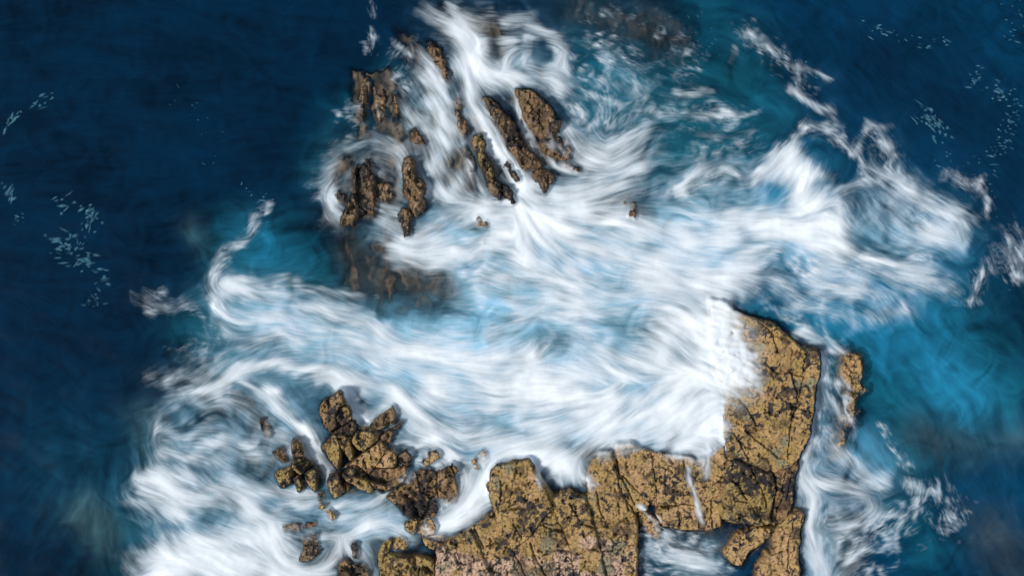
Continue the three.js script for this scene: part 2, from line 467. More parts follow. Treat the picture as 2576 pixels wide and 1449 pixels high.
flow(26, 1480, 1080, 1400, 1130, 1360, 1180);
flow(22, 1490, 1090, 1450, 1150, 1440, 1200);
flow(26, 1760, 1000, 1720, 1060, 1700, 1110);
bloom(0.5, 44, 1745, 780, 1770, 900, 1785, 970);
gap(0.35, 18, 1010, 400, 1040, 470);
gap(0.35, 16, 1115, 400, 1125, 450);


// ------------------------------------------------------------------ rocks
const rockTop = new Float32Array(GW * GH).fill(-9);
const lin = (r, g, b) => [r, g, b];
const PAL = {
  olive: { a: lin(0.28, 0.20, 0.062), b: lin(0.34, 0.23, 0.095), dark: 0.46, pink: 0, grey: 0.08, rust: 0.35 },
  ledge: { a: lin(0.315, 0.21, 0.068), b: lin(0.395, 0.255, 0.11), dark: 0.33, pink: 0.85, grey: 0.4, rust: 0.4 },
  tan: { a: lin(0.36, 0.24, 0.09), b: lin(0.42, 0.265, 0.13), dark: 0.32, pink: 0.05, grey: 0.06, rust: 0.15 },
  rough: { a: lin(0.20, 0.125, 0.05), b: lin(0.30, 0.19, 0.095), dark: 0.58, pink: 0, grey: 0.04, rust: 0.6 },
  brown: { a: lin(0.15, 0.10, 0.055), b: lin(0.27, 0.175, 0.095), dark: 0.50, pink: 0, grey: 0.02, rust: 0.6 },
  wet: { a: lin(0.10, 0.068, 0.042), b: lin(0.19, 0.12, 0.07), dark: 0.55, pink: 0, grey: 0.05, rust: 0.4 },
};
function rockColor(p, x, z, out) {
  const w1 = noise(x * 0.9 + 3, z * 0.9), wx = x + 0.12 * noise(x * 3, z * 3 + 5), wz = z + 0.12 * noise(x * 3 + 9, z * 3);
  const t = smooth(-0.5, 0.5, fbm(wx * 1.7, wz * 1.7 + 40, 3) * 1.6), grain = 1 + 0.24 * noise(x * 19, z * 19) + 0.16 * noise(x * 9 + 7, z * 9);
  let r = mix(p.a[0], p.b[0], t), g = mix(p.a[1], p.b[1], t), b = mix(p.a[2], p.b[2], t);
  const to = (c, k) => { r = mix(r, c[0], k); g = mix(g, c[1], k); b = mix(b, c[2], k); };
  if (p.pink) {
    const south = smooth(9.6, 11.6, z + 1.1 * w1);                 // the bare granite shows towards the landward side
    to([0.52, 0.36, 0.27], p.pink * smooth(0.0, 0.22, fbm(wx * 0.8 + 11, wz * 0.8, 4) + 0.62 * south - 0.36));
  }
  to([0.20, 0.19, 0.12], p.grey * 2 * smooth(0.18, 0.30, fbm(wx * 0.9 + 60, wz * 0.9 + 3, 4)));
  to([0.12, 0.055, 0.025], p.rust * smooth(0.10, 0.34, fbm(wx * 1.5 + 21, wz * 1.5 + 70, 4)));
  r *= grain; g *= grain; b *= grain;
  const patch = 1.5 * smooth(-0.35, 0.6, fbm(x * 0.7 + 90, z * 0.7, 3) * 1.8);
  const sp = fbm(wx * 4.3 + 5, wz * 4.3 + 33, 5);                  // black lichen and mussel patches with ragged outlines
  to([0.018, 0.018, 0.023], 0.97 * smooth(0, 0.035, sp - (0.35 - 0.62 * p.dark * (0.2 + patch))));
  to([0.055, 0.036, 0.024], 0.75 * smooth(0.16, 0.34, fbm(wx * 1.25 + 130, wz * 1.25 + 15, 5) + 0.35 * p.dark - 0.1));
  const pit = noise(x * 12 + 50, z * 12);
  to([0.03, 0.022, 0.018], 0.85 * smooth(0.46, 0.54, pit + 0.5 * p.dark * patch));
  out.push(Math.max(r, 0.004), Math.max(g, 0.004), Math.max(b, 0.004));
}
const rockMats = {
  dry: new THREE.MeshStandardMaterial({ vertexColors: true, roughness: 0.86 }),
  damp: new THREE.MeshPhysicalMaterial({ vertexColors: true, roughness: 0.55, specularIntensity: 0.7 }),
};
// broken rock: each cell of an uneven mosaic is a plane with its own height and lean
function facets(X, Z, size) {
  const x = X / size, z = Z / size, fx = Math.floor(x), fz = Math.floor(z);
  let best = 9, v = 0;
  for (let j = -1; j < 2; j++) for (let i = -1; i < 2; i++) {
    const h = perm[perm[(fx + i) & 255] + ((fz + j) & 255)], h2 = perm[h + 37], h3 = perm[h2 + 11], dx = x - fx - i - 0.1 - 0.8 * h / 255, dz = z - fz - j - 0.1 - 0.8 * h2 / 255, d = dx * dx * 1.6 + dz * dz;
    if (d < best) { best = d; v = (h3 / 255 - 0.5) * 1.2 + gx[h] * dx * 1.5 + gy[h] * dz * 1.5; }
  }
  return v;
}
const CELL = 0.029;
function stone(poly, o) {
  const { h: full, tilt = [0, 0], rough = 0.05, jag = 0, pal = 'olive', cracks = [], bevel = 0.14, drop = 0.10, slope = 5, mat = 'dry', gapW = 0.008, facet = 0.05, small = 0.5, terrace = 0, pits = 0.3, wob = 1 } = o;
  const h = full * (full < 0.5 ? 0.8 : 0.62), k = (ALT - h) / ALT, P = poly.map(([x, y]) => [px2m(x) * k, py2m(y) * k]), C = cracks.map((c) => { const q = []; for (let i = 0; i < c.length; i += 2) q.push([px2m(c[i]) * k, py2m(c[i + 1]) * k]); return q; });
  let x0 = 1e9, x1 = -1e9, z0 = 1e9, z1 = -1e9, mx = 0, mz = 0;
  for (const [x, z] of P) { x0 = Math.min(x0, x); x1 = Math.max(x1, x); z0 = Math.min(z0, z); z1 = Math.max(z1, z); mx += x / P.length; mz += z / P.length; }
  const M = 0.55, nx = Math.ceil((x1 - x0 + 2 * M) / CELL), nz = Math.ceil((z1 - z0 + 2 * M) / CELL), hs = new Float32Array((nx + 1) * (nz + 1));
  for (let j = 0; j <= nz; j++) for (let i = 0; i <= nx; i++) {
    const X = x0 - M + i * CELL, Z = z0 - M + j * CELL;
    const qx = X + wob * (0.05 * noise(X * 1.3, Z * 1.3 + 7) + 0.04 * noise(X * 4.1 + 3, Z * 4.1)) + 0.025 * noise(X * 10, Z * 10 + 3), qz = Z + wob * (0.05 * noise(X * 1.3 + 31, Z * 1.3) + 0.04 * noise(X * 4.1, Z * 4.1 + 13)) + 0.025 * noise(X * 10 + 5, Z * 10);
    let d2 = 1e9, inside = false;
    for (let a = 0, b = P.length - 1; a < P.length; b = a++) {
      const ex = P[b][0] - P[a][0], ez = P[b][1] - P[a][1], wx = qx - P[a][0], wz = qz - P[a][1], t = clamp((wx * ex + wz * ez) / (ex * ex + ez * ez));
      const dx = wx - ex * t, dz = wz - ez * t, d = dx * dx + dz * dz;
      if (d < d2) d2 = d;
      if ((P[a][1] > qz) !== (P[b][1] > qz) && qx < (P[b][0] - P[a][0]) * (qz - P[a][1]) / (P[b][1] - P[a][1]) + P[a][0]) inside = !inside;
    }
    const sd = (inside ? Math.sqrt(d2) : -Math.sqrt(d2)) - gapW;
    if (sd < -0.5) { hs[j * (nx + 1) + i] = -9; continue; }
    let y = h + tilt[0] * (X - mx) + tilt[1] * (Z - mz) + rough * 1.6 * fbm(X * 1.1 + 5, Z * 1.1, 4) + 0.03 * noise(X * 5.3 + 8, Z * 5.3) + 0.028 * noise(X * 7.9, Z * 7.9) + 0.020 * noise(X * 15, Z * 15);
    if (jag) y += jag * (ridge(X * 1.9 + 2, Z * 1.3) - 0.7) + jag * 0.55 * (ridge(X * 4.3, Z * 3.6 + 8) - 0.7) - jag * 0.5 * smooth(0.15, 0.5, noise(X * 3.3 + 40, Z * 2.6));
    if (facet) y += facet * (facets(X, Z, 1.25) + small * facets(X + 40, Z + 9, 0.52));
    if (terrace) { const t = 2.6 * fbm(X * 0.45 + 3, Z * 0.7 + 12, 3) + 0.25 * noise(X * 2.2, Z * 2.2), fl = Math.floor(t); y += terrace * (fl + smooth(0.86, 1, t - fl)); }
    if (pits) y -= 0.13 * smooth(0, 0.10, fbm(X * 2.9 + 77, Z * 2.9, 3) - 0.34 + 0.28 * pits) + 0.05 * smooth(0.42, 0.6, noise(X * 9 + 30, Z * 9));
    for (const c of C) {
      let cd = 1e9;
      for (let n = 0; n < c.length - 1; n++) { const a = c[n], b = c[n + 1], ex = b[0] - a[0], ez = b[1] - a[1], t = clamp(((qx - a[0]) * ex + (qz - a[1]) * ez) / (ex * ex + ez * ez)); cd = Math.min(cd, Math.hypot(qx - a[0] - ex * t, qz - a[1] - ez * t)); }
      const wv = 0.022 + 0.035 * noise(X * 1.7 + 9, Z * 1.7);
      if (cd < 0.12 && wv > 0) y -= 0.15 * (1 - smooth(wv * 0.4, wv * 1.2 + 0.02, cd));
    }
    const e = clamp(sd / bevel);
    y -= drop * (1 - e) * (1 - e);
    if (sd < 0) y += sd * slope * (1 + 0.4 * noise(X * 3, Z * 3 + 60));
    hs[j * (nx + 1) + i] = Math.max(y, -0.9);
  }
  const pos = [], col = [], uv = [], idx = [], id = new Int32Array(hs.length).fill(-1), lo = -0.85, p = PAL[pal];
  const vert = (i, j) => {
    const q = j * (nx + 1) + i;
    if (id[q] < 0) {
      id[q] = pos.length / 3;
      const X = x0 - M + i * CELL, Z = z0 - M + j * CELL;
      pos.push(X, hs[q], Z); uv.push(X, Z);
      rockColor(p, X, Z + hs[q] * 0.5, col);
    }
    return id[q];
  };
  for (let j = 0; j < nz; j++) for (let i = 0; i < nx; i++) {
    const a = hs[j * (nx + 1) + i], b = hs[j * (nx + 1) + i + 1], c = hs[(j + 1) * (nx + 1) + i], d = hs[(j + 1) * (nx + 1) + i + 1];
    if (Math.min(a, b, c, d) < -5 || Math.max(a, b, c, d) <= lo) continue;
    const A = vert(i, j), B = vert(i + 1, j), Cc = vert(i, j + 1), D = vert(i + 1, j + 1);
    idx.push(A, Cc, B, B, Cc, D);
    const X = x0 - M + i * CELL, Z = z0 - M + j * CELL, gI = Math.round(gi(X)), gJ = Math.round(gj(Z));
    if (gI >= 0 && gJ >= 0 && gI < GW && gJ < GH) rockTop[gJ * GW + gI] = Math.max(rockTop[gJ * GW + gI], a);
  }
  const g = new THREE.BufferGeometry();
  g.setAttribute('position', new THREE.Float32BufferAttribute(pos, 3));
  g.setAttribute('color', new THREE.Float32BufferAttribute(col, 3));
  g.setAttribute('uv', new THREE.Float32BufferAttribute(uv, 2));
  g.setIndex(idx);
  g.computeVertexNormals();
  return new THREE.Mesh(g, rockMats[mat]);
}
const sheet = (ox, oy, k) => (...v) => { const q = []; for (let i = 0; i < v.length; i += 2) q.push([ox + v[i] * k, oy + v[i + 1] * k]); return q; };
const flat = (q) => q.flat();
const rock = (label, poly, o, category = 'rock') => put(stone(poly, o), o.name ?? 'rock', { label, category, ...(o.group ? { group: o.group } : {}) });
function outcrop(name, label, category, pieces, partName) {
  const g = put(new THREE.Group(), name, { label, category, kind: 'thing' });
  for (const [poly, o, pn] of pieces) put(stone(poly, o), pn ?? partName, {}, g);
  return g;
}

const north = sheet(778.5, 173, 0.418), northTop = sheet(778.5, 0, 0.5015), south = sheet(605.5, 930, 0.3583), shelf = sheet(1081.3, 1103, 0.2388), east = sheet(1557, 722.3, 0.5015);
// --- the great slab in the east, its knob and the broken strip beside it
outcrop('rock_outcrop', 'great ochre rock slab with a long straight edge, largest of the bare rocks', 'rock', [
  [east(470, 60, 530, 75, 590, 125, 700, 165, 790, 200, 860, 255, 920, 310, 1000, 320, 1012, 360, 1005, 420, 985, 520, 975, 620, 955, 740, 925, 815, 895, 878, 780, 932, 700, 920, 640, 885, 590, 866, 550, 880, 540, 760, 530, 700, 545, 540, 490, 420, 465, 250),
    { h: 0.72, tilt: [0.13, -0.01], rough: 0.035, pal: 'ledge', bevel: 0.05, drop: 0.04, facet: 0.04, small: 0.3, terrace: 0.06, cracks: [flat(east(560, 330, 640, 365, 740, 385, 800, 430, 850, 425, 920, 440)), flat(east(600, 545, 650, 620, 700, 700)), flat(east(545, 660, 600, 760, 660, 870)), flat(east(925, 330, 930, 440, 905, 560, 860, 720, 850, 860)), flat(east(860, 590, 910, 610, 970, 630)), flat(east(870, 430, 895, 520, 900, 600)), flat(east(640, 720, 720, 790, 800, 860)), flat(east(700, 170, 780, 240, 800, 330)), flat(east(620, 400, 650, 500, 680, 560))] }, 'slab'],
  [east(555, 930, 556, 882, 590, 868, 660, 905, 740, 930, 780, 940, 800, 1010, 790, 1080, 772, 1150, 770, 1185, 700, 1197, 620, 1182, 535, 1165, 515, 1120, 520, 1040, 545, 965), { h: 1.15, tilt: [-0.05, 0.12], rough: 0.14, pal: 'olive', bevel: 0.12, drop: 0.12, facet: 0.12, cracks: [flat(east(670, 905, 700, 980, 745, 1060, 750, 1110)), flat(east(590, 985, 640, 1060, 700, 1150)), flat(east(555, 965, 600, 985, 640, 960, 700, 930))] }, 'knob'],
  [east(782, 934, 895, 880, 905, 902, 885, 952, 890, 1040, 880, 1085, 850, 1150, 782, 1200, 774, 1150, 792, 1085, 802, 1015), { h: 0.75, rough: 0.2, jag: 0.1, pal: 'rough', cracks: [flat(east(840, 930, 830, 1040, 800, 1150)), flat(east(870, 960, 850, 1060))] }, 'block'],
  [east(784, 1215, 850, 1152, 900, 1120, 945, 1150, 925, 1200, 905, 1330, 918, 1470, 690, 1470, 720, 1400, 750, 1340, 790, 1320, 800, 1270), { h: 0.7, rough: 0.2, jag: 0.12, pal: 'tan', cracks: [flat(east(780, 1335, 850, 1320, 860, 1470)), flat(east(880, 1160, 860, 1260, 850, 1320))] }, 'block'],
  [east(535, 1335, 600, 1240, 690, 1207, 780, 1205, 735, 1275, 660, 1340, 625, 1410, 570, 1395), { h: 0.45, rough: 0.16, jag: 0.08, pal: 'tan', mat: 'damp', tilt: [0.2, -0.1] }, 'slab'],
], 'slab');
// --- the flat shelf between the great slab and the cracked ledge
outcrop('rock_outcrop', 'flat tan rock shelf awash between the great slab and the cracked ledge', 'rock', [
  [east(-18, 800, 60, 780, 80, 800, 165, 826, 188, 960, 192, 1090, 130, 1060, 60, 990, 10, 930), { h: 0.45, tilt: [0, 0.09], rough: 0.035, terrace: 0.05, bevel: 0.05, drop: 0.04, pal: 'tan' }],
  [east(165, 826, 350, 850, 400, 870, 480, 850, 530, 795, 546, 860, 552, 930, 532, 975, 516, 1040, 400, 1100, 330, 1085, 192, 1092, 188, 960), { h: 0.42, tilt: [0, 0.12], rough: 0.035, terrace: 0.05, bevel: 0.05, drop: 0.04, pal: 'tan', cracks: [flat(east(330, 870, 350, 980, 400, 1090)), flat(east(410, 1030, 480, 990, 530, 960))] }, 'slab'],
  [east(205, 1150, 215, 1110, 330, 1088, 400, 1102, 516, 1044, 512, 1130, 517, 1200, 450, 1226, 400, 1222, 320, 1216, 230, 1204), { h: 0.6, tilt: [0, -0.05], rough: 0.04, terrace: 0.05, bevel: 0.05, drop: 0.04, pal: 'tan', cracks: [flat(east(405, 1095, 402, 1225)), flat(east(470, 1070, 475, 1215))] }, 'slab'],
  [east(85, 1120, 130, 1120, 205, 1180, 216, 1255, 195, 1268, 140, 1238, 105, 1180), { h: 0.14, rough: 0.06, pal: 'tan', mat: 'damp' }, 'tongue'],
], 'slab');
// --- the cracked ledge at the south
outcrop('rock_outcrop', 'broad cracked ochre rock ledge with pinkish bare patches at the bottom edge', 'rock', [
  [shelf(650, 345, 700, 295, 820, 272, 1040, 235, 1085, 300, 1085, 345, 1190, 480, 1240, 600, 1290, 725, 1160, 890, 1020, 1060, 872, 1175, 780, 1010, 705, 870, 690, 745, 650, 640, 612, 515, 640, 460), { h: 1.0, tilt: [0.05, 0.06], cracks: [flat(shelf(750, 660, 900, 560, 1060, 460)), flat(shelf(740, 450, 760, 560, 750, 680)), flat(shelf(750, 760, 900, 750, 1010, 740)), flat(shelf(880, 900, 960, 1040))] }],
  [shelf(440, 950, 560, 880, 655, 805, 700, 855, 790, 1010, 872, 1178, 960, 1340, 1030, 1500, 660, 1500, 560, 1240, 470, 1040), { h: 0.72, tilt: [0.06, 0.06], cracks: [flat(shelf(600, 1140, 720, 1100)), flat(shelf(470, 960, 560, 1150))] }],
  [shelf(85, 1170, 200, 1090, 330, 1030, 425, 985, 462, 1035, 560, 1245, 665, 1500, 50, 1500, 75, 1280), { h: 0.92, tilt: [0.03, 0.1], rough: 0.1, cracks: [flat(shelf(170, 1190, 300, 1110, 440, 1050)), flat(shelf(260, 1210, 290, 1300, 380, 1330, 560, 1260))] }],
  [shelf(1292, 727, 1400, 960, 1490, 1190, 1540, 1500, 1030, 1500, 962, 1340, 874, 1178, 1022, 1062, 1165, 890), { h: 0.82, tilt: [-0.03, 0.05], cracks: [flat(shelf(1150, 900, 1280, 960, 1400, 990)), flat(shelf(1200, 1230, 1330, 1180, 1480, 1200)), flat(shelf(1060, 1100, 1110, 1260, 1250, 1480))] }],
  [shelf(1190, 476, 1310, 640, 1400, 590, 1480, 565, 1530, 622, 1640, 640, 1690, 760, 1730, 930, 1800, 1190, 1860, 1500, 1545, 1500, 1492, 1190, 1402, 960, 1292, 725), { h: 0.95, tilt: [0.04, 0.03], cracks: [flat(shelf(1560, 1220, 1700, 1160, 1800, 1190)), flat(shelf(1480, 700, 1600, 900, 1720, 930)), flat(shelf(1420, 850, 1560, 820))] }],
  [shelf(1645, 640, 1690, 560, 1660, 430, 1720, 260, 1800, 150, 1912, 150, 1960, 300, 2000, 480, 2090, 690, 2160, 805, 2182, 930, 2184, 1500, 1862, 1500, 1802, 1190, 1732, 930, 1692, 760), { h: 0.72, tilt: [0.05, 0.03], cracks: [flat(shelf(1880, 940, 2010, 880, 2150, 810)), flat(shelf(1760, 560, 1790, 760, 1850, 880)), flat(shelf(1990, 480, 2060, 640, 2100, 760)), flat(shelf(1810, 1200, 1960, 1180, 2180, 1100))] }],
  [shelf(1690, 330, 1810, 155, 1912, 148, 2000, 370, 2150, 520, 2330, 684, 2300, 730, 2165, 800, 2095, 690, 2002, 480, 1962, 300), { h: 0.62, cracks: [flat(shelf(1960, 300, 2080, 520, 2160, 700))], rough: 0.08 }],
].map(([q, o]) => [q, { pal: 'ledge', rough: 0.035, bevel: 0.04, drop: 0.04, facet: 0.05, small: 0.3, terrace: 0.06, wob: 0.6, ...o }]), 'slab');
// --- jointed blocks in the south west
const O = (h, o) => ({ h, rough: 0.05, bevel: 0.03, drop: 0.03, gapW: 0.004, facet: 0.2, small: 0.15, pits: 0.9, slope: 13, wob: 0.45, pal: 'olive', ...o });
rock('tall squared olive block at the top of the southern rocks, brown on its western face', south(542, 262, 572, 225, 690, 155, 714, 170, 728, 245, 692, 262, 668, 330, 676, 400, 615, 445, 575, 420, 550, 330), O(0.95, { tilt: [0.35, -0.1], rough: 0.16, pal: 'rough' }));
rock('small olive block with black patches against the tall squared block', south(692, 270, 755, 258, 780, 345, 715, 388, 680, 395, 668, 330), O(1.0, { tilt: [0.1, 0] }));
rock('dark wedge of rock between the tall squared block and the olive fins', south(620, 455, 720, 395, 790, 350, 832, 400, 785, 455, 745, 480, 700, 500, 660, 440), O(0.55, { pal: 'rough', jag: 0.12 }));
rock('olive fin of rock ending in a sharp point beside the white stream', south(558, 548, 600, 500, 662, 445, 682, 480, 692, 560, 694, 610, 682, 702, 620, 640), O(0.85, { tilt: [0.15, 0.1] }));
rock('olive fin of rock with a notch of foam at its foot', south(672, 460, 705, 440, 762, 490, 768, 540, 795, 592, 788, 637, 762, 636, 700, 572), O(0.75, { tilt: [0.1, -0.1], jag: 0.06 }));
rock('rounded olive boulder pitted with black, just north of the flat jointed block', south(770, 500, 800, 440, 870, 405, 930, 412, 965, 455, 960, 495, 900, 545, 860, 580, 830, 575, 780, 530), O(0.95, { rough: 0.2, bevel: 0.25, drop: 0.2 }));
outcrop('rock_outcrop', 'wide jointed brown block split into four pieces, middle of the southern rocks', 'rock', [
  [south(730, 685, 850, 598, 985, 500, 1024, 558, 945, 685, 892, 748, 845, 690, 795, 664), O(0.8, { pal: 'tan', tilt: [-0.05, 0.05], cracks: [flat(south(850, 600, 880, 700, 890, 745))] })],
  [south(945, 690, 1028, 562, 1062, 562, 1092, 612, 1080, 690, 1000, 692), O(0.78, { pal: 'tan', rough: 0.14 })],
  [south(898, 752, 946, 694, 1080, 694, 1152, 672, 1162, 742, 1120, 805, 1060, 840, 990, 868, 950, 840, 920, 800), O(0.62, { pal: 'rough', rough: 0.16, tilt: [-0.1, 0] })],
  [south(705, 742, 795, 668, 842, 694, 888, 752, 928, 830, 915, 862, 830, 836, 790, 800, 740, 790), O(0.75, { pal: 'olive', rough: 0.16 })],
], 'block');
rock('small steep olive boulder at the western foot of the jointed block', south(600, 790, 620, 735, 682, 725, 692, 770, 722, 855, 700, 892, 650, 916, 620, 870), O(0.7, { rough: 0.16, jag: 0.06 }));
rock('low wet brown stone between the steep olive boulder and the jointed block', south(695, 742, 735, 792, 762, 822, 752, 858, 726, 852), O(0.2, { pal: 'tan', mat: 'damp' }));
rock('brown triangular rock with foam curling round its eastern tip', south(910, 385, 960, 330, 1065, 255, 1082, 290, 1080, 385, 1000, 405, 960, 436, 920, 410), O(0.6, { pal: 'brown', tilt: [0.1, 0.1] }));
rock('dark brown ragged rock below the triangular rock', south(970, 470, 1075, 408, 1125, 360, 1132, 385, 1080, 432, 1050, 512, 1010, 540, 985, 490), O(0.35, { pal: 'wet', jag: 0.08, mat: 'damp' }));
rock('black wet rock east of the jointed block', south(1095, 600, 1160, 558, 1202, 620, 1180, 682, 1150, 668, 1095, 640), O(0.3, { pal: 'wet', mat: 'damp', jag: 0.06 }));
rock('narrow dark block standing in the white stream, topmost of the small western blocks', south(358, 500, 395, 488, 422, 530, 442, 606, 372, 622, 362, 600), O(0.65, { pal: 'rough', tilt: [-0.2, 0] }));
rock('olive block with a black hollow below the narrow dark block', south(343, 660, 372, 626, 440, 612, 486, 650, 490, 680, 420, 736, 395, 715), O(0.75, { rough: 0.15, jag: 0.05 }));
rock('small brown block by itself on the west side of the white stream', south(213, 582, 275, 548, 305, 580, 322, 652, 290, 656, 245, 625), O(0.4, { pal: 'brown' }));
rock('squared olive block at the western corner of the small blocks', south(230, 737, 270, 710, 345, 684, 362, 760, 356, 800, 275, 834, 250, 790), O(0.7, { tilt: [0.1, 0.1] }));
rock('thin olive stone squeezed between two squared blocks', south(366, 752, 405, 738, 428, 780, 436, 830, 405, 857, 385, 800), O(0.55));
rock('upright olive block tapering down to the white water', south(448, 722, 505, 684, 536, 715, 536, 790, 516, 862, 480, 812, 455, 770), O(0.65, { tilt: [0.1, -0.1] }));
rock('narrow awash brown stone below the tapering block', south(543, 862, 580, 860, 592, 960, 570, 986, 545, 962), O(0.2, { pal: 'tan', mat: 'damp' }));
rock('faint tan stone under thin foam below the steep olive boulder', south(588, 980, 632, 974, 672, 1020, 652, 1062, 622, 1050), O(0.1, { pal: 'tan', mat: 'damp' }));
rock('long flat brown stone under running foam in the south west', south(285, 1092, 370, 1075, 440, 1085, 442, 1130, 300, 1150), O(0.1, { pal: 'brown', mat: 'damp' }));
rock('small flat brown stone at the end of the long flat stone', south(446, 1078, 530, 1070, 540, 1105, 448, 1125), O(0.12, { pal: 'brown', mat: 'damp' }));
rock('brown split boulder half covered by white water in the south west', south(428, 1190, 520, 1158, 546, 1240, 546, 1300, 480, 1352, 400, 1342, 430, 1270), O(0.45, { pal: 'brown', cracks: [flat(south(420, 1270, 546, 1240))], mat: 'damp' }));
rock('thin brown stone amid swirling foam east of the split boulder', south(778, 1212, 812, 1205, 832, 1290, 822, 1335, 788, 1330), O(0.15, { pal: 'brown', mat: 'damp' }));
rock('dark pitted boulder at the bottom edge, western of the pair', south(682, 1372, 732, 1338, 772, 1372, 774, 1470, 680, 1470), O(0.55, { pal: 'rough', jag: 0.06 }));
rock('low brown boulder at the bottom edge, eastern of the pair', south(778, 1376, 840, 1364, 885, 1400, 900, 1470, 778, 1470), O(0.35, { pal: 'brown', jag: 0.06 }));
rock('wide rugged brown rock full of black pits, between the jointed block and the foam channel', south(1008, 905, 1080, 850, 1160, 800, 1230, 712, 1290, 700, 1380, 712, 1490, 664, 1522, 710, 1500, 770, 1526, 880, 1510, 942, 1392, 1000, 1370, 1034, 1340, 1045, 1200, 1050, 1130, 1020, 1090, 952), O(0.42, { pal: 'rough', jag: 0.2, rough: 0.2, cracks: [flat(south(1380, 720, 1375, 850, 1400, 980)), flat(south(1130, 860, 1200, 930, 1250, 1040)), flat(south(1230, 720, 1260, 860, 1360, 900))] }));
rock('tan boulder south of the wide rugged rock', south(1148, 1078, 1202, 1054, 1338, 1050, 1366, 1110, 1360, 1152, 1300, 1176, 1220, 1156, 1155, 1122), O(0.35, { pal: 'tan', rough: 0.2, jag: 0.08 }));
rock('flat tan stone washed by a thin stream beside the cracked ledge', south(1270, 1180, 1360, 1160, 1440, 1165, 1425, 1235, 1350, 1270, 1290, 1240), O(0.13, { pal: 'tan', mat: 'damp' }));
rock('tan wet stone above the olive bottom boulder', south(1050, 1180, 1130, 1165, 1180, 1220, 1150, 1270, 1075, 1260), O(0.12, { pal: 'tan', mat: 'damp' }));
rock('large olive boulder at the bottom edge beside the cracked ledge', south(955, 1335, 985, 1235, 1035, 1190, 1058, 1212, 1030, 1295, 1100, 1308, 1250, 1318, 1350, 1340, 1385, 1470, 980, 1470), O(0.6, { pal: 'olive', rough: 0.2, jag: 0.1 }));
rock('tan stone showing through foam at the head of the foam channel', south(1622, 640, 1690, 560, 1730, 580, 1740, 680, 1690, 712, 1630, 700), O(0.15, { pal: 'tan', mat: 'damp' }));
rock('small tan stone in thin foam above the wide rugged rock', south(1275, 640, 1310, 580, 1372, 560, 1400, 610, 1340, 660, 1290, 685), O(0.15, { pal: 'tan', mat: 'damp' }));
rock('small brown stone almost hidden by foam west of the tall squared block', south(130, 350, 170, 330, 200, 400, 222, 460, 180, 476, 145, 430), O(0.15, { pal: 'brown', mat: 'damp' }));
// --- upright ridges in the north
const R = (h, o) => ({ h, rough: 0.14, jag: 0.16, bevel: 0.10, drop: 0.10, slope: 7, facet: 0.12, pits: 1.1, pal: 'brown', mat: 'damp', ...o });
rock('broad brown rock at the north east of the ridges', north(1235, 112, 1290, 108, 1335, 122, 1400, 185, 1465, 250, 1485, 300, 1512, 305, 1498, 345, 1480, 385, 1470, 420, 1400, 410, 1335, 360, 1290, 290, 1265, 200), R(0.85, { tilt: [0.12, 0] }), 'rock');
rock('rounded dark brown rock just below the broad north eastern rock', north(1398, 440, 1470, 425, 1500, 400, 1560, 430, 1582, 480, 1570, 545, 1500, 545, 1430, 520, 1395, 490), R(0.45, { jag: 0.1, mat: 'damp' }));
rock('dark low tip of rock trailing off into the white burst', north(1530, 560, 1575, 560, 1645, 620, 1600, 628, 1540, 605), R(0.2, { pal: 'wet', mat: 'damp', jag: 0.05 }));
rock('longest rock ridge, ochre crest with a black eastern flank', north(1045, 172, 1090, 178, 1130, 205, 1140, 235, 1200, 290, 1232, 340, 1255, 415, 1290, 470, 1340, 505, 1385, 545, 1395, 580, 1340, 590, 1300, 605, 1270, 575, 1240, 520, 1195, 470, 1165, 380, 1110, 280, 1075, 215), R(1.0, { jag: 0.26, tilt: [-0.1, 0] }));
rock('ragged brown rock at the lower end of the longest ridge', north(1335, 620, 1380, 597, 1440, 600, 1475, 650, 1440, 720, 1412, 742, 1380, 690, 1350, 660), R(0.5));
rock('slender ochre ridge west of the longest ridge', north(995, 405, 1030, 388, 1055, 430, 1050, 500, 1080, 560, 1112, 610, 1115, 650, 1070, 655, 1045, 610, 1020, 540, 995, 470), R(0.8, { pal: 'olive', jag: 0.22 }));
rock('ochre rock continuing the slender ridge towards the white burst', north(1065, 665, 1110, 655, 1150, 690, 1165, 770, 1140, 788, 1100, 760, 1075, 705), R(0.55));
rock('small brown rock at the very foot of the slender ridge', north(1168, 705, 1205, 725, 1245, 800, 1215, 812, 1175, 770), R(0.4));
rock('dark grey low rock west of the slender ridge', north(908, 485, 940, 462, 965, 500, 1002, 580, 1005, 640, 970, 645, 940, 570), R(0.3, { pal: 'wet', mat: 'damp', jag: 0.08 }));
rock('low brown rock in the stream between the two long ridges', north(1165, 555, 1195, 548, 1235, 610, 1262, 670, 1240, 690, 1200, 630, 1170, 600), R(0.25, { pal: 'brown', mat: 'damp', jag: 0.08 }));
rock('broken brown crag above the grey low rock', north(875, 180, 905, 168, 915, 230, 900, 280, 950, 310, 955, 370, 925, 400, 895, 350, 880, 260), R(0.4, { jag: 0.14 }));
rock('upright brown ridge with a yellow foot in the western ridges', north(560, 540, 600, 532, 632, 560, 618, 620, 660, 660, 690, 690, 690, 740, 670, 770, 695, 800, 690, 850, 640, 875, 608, 860, 600, 800, 575, 740, 565, 650), R(0.85, { jag: 0.24 }));
rock('brown rock trailing south from the upright ridge', north(525, 880, 555, 840, 605, 850, 610, 880, 600, 950, 605, 1000, 570, 1012, 545, 940), R(0.4, { jag: 0.12 }));
rock('westernmost crooked rock ridge with a pale knobbly foot', north(250, 600, 285, 570, 275, 640, 285, 720, 275, 770, 300, 800, 330, 862, 285, 890, 240, 930, 185, 945, 178, 900, 215, 850, 240, 790, 255, 700), R(0.6, { jag: 0.24 }));
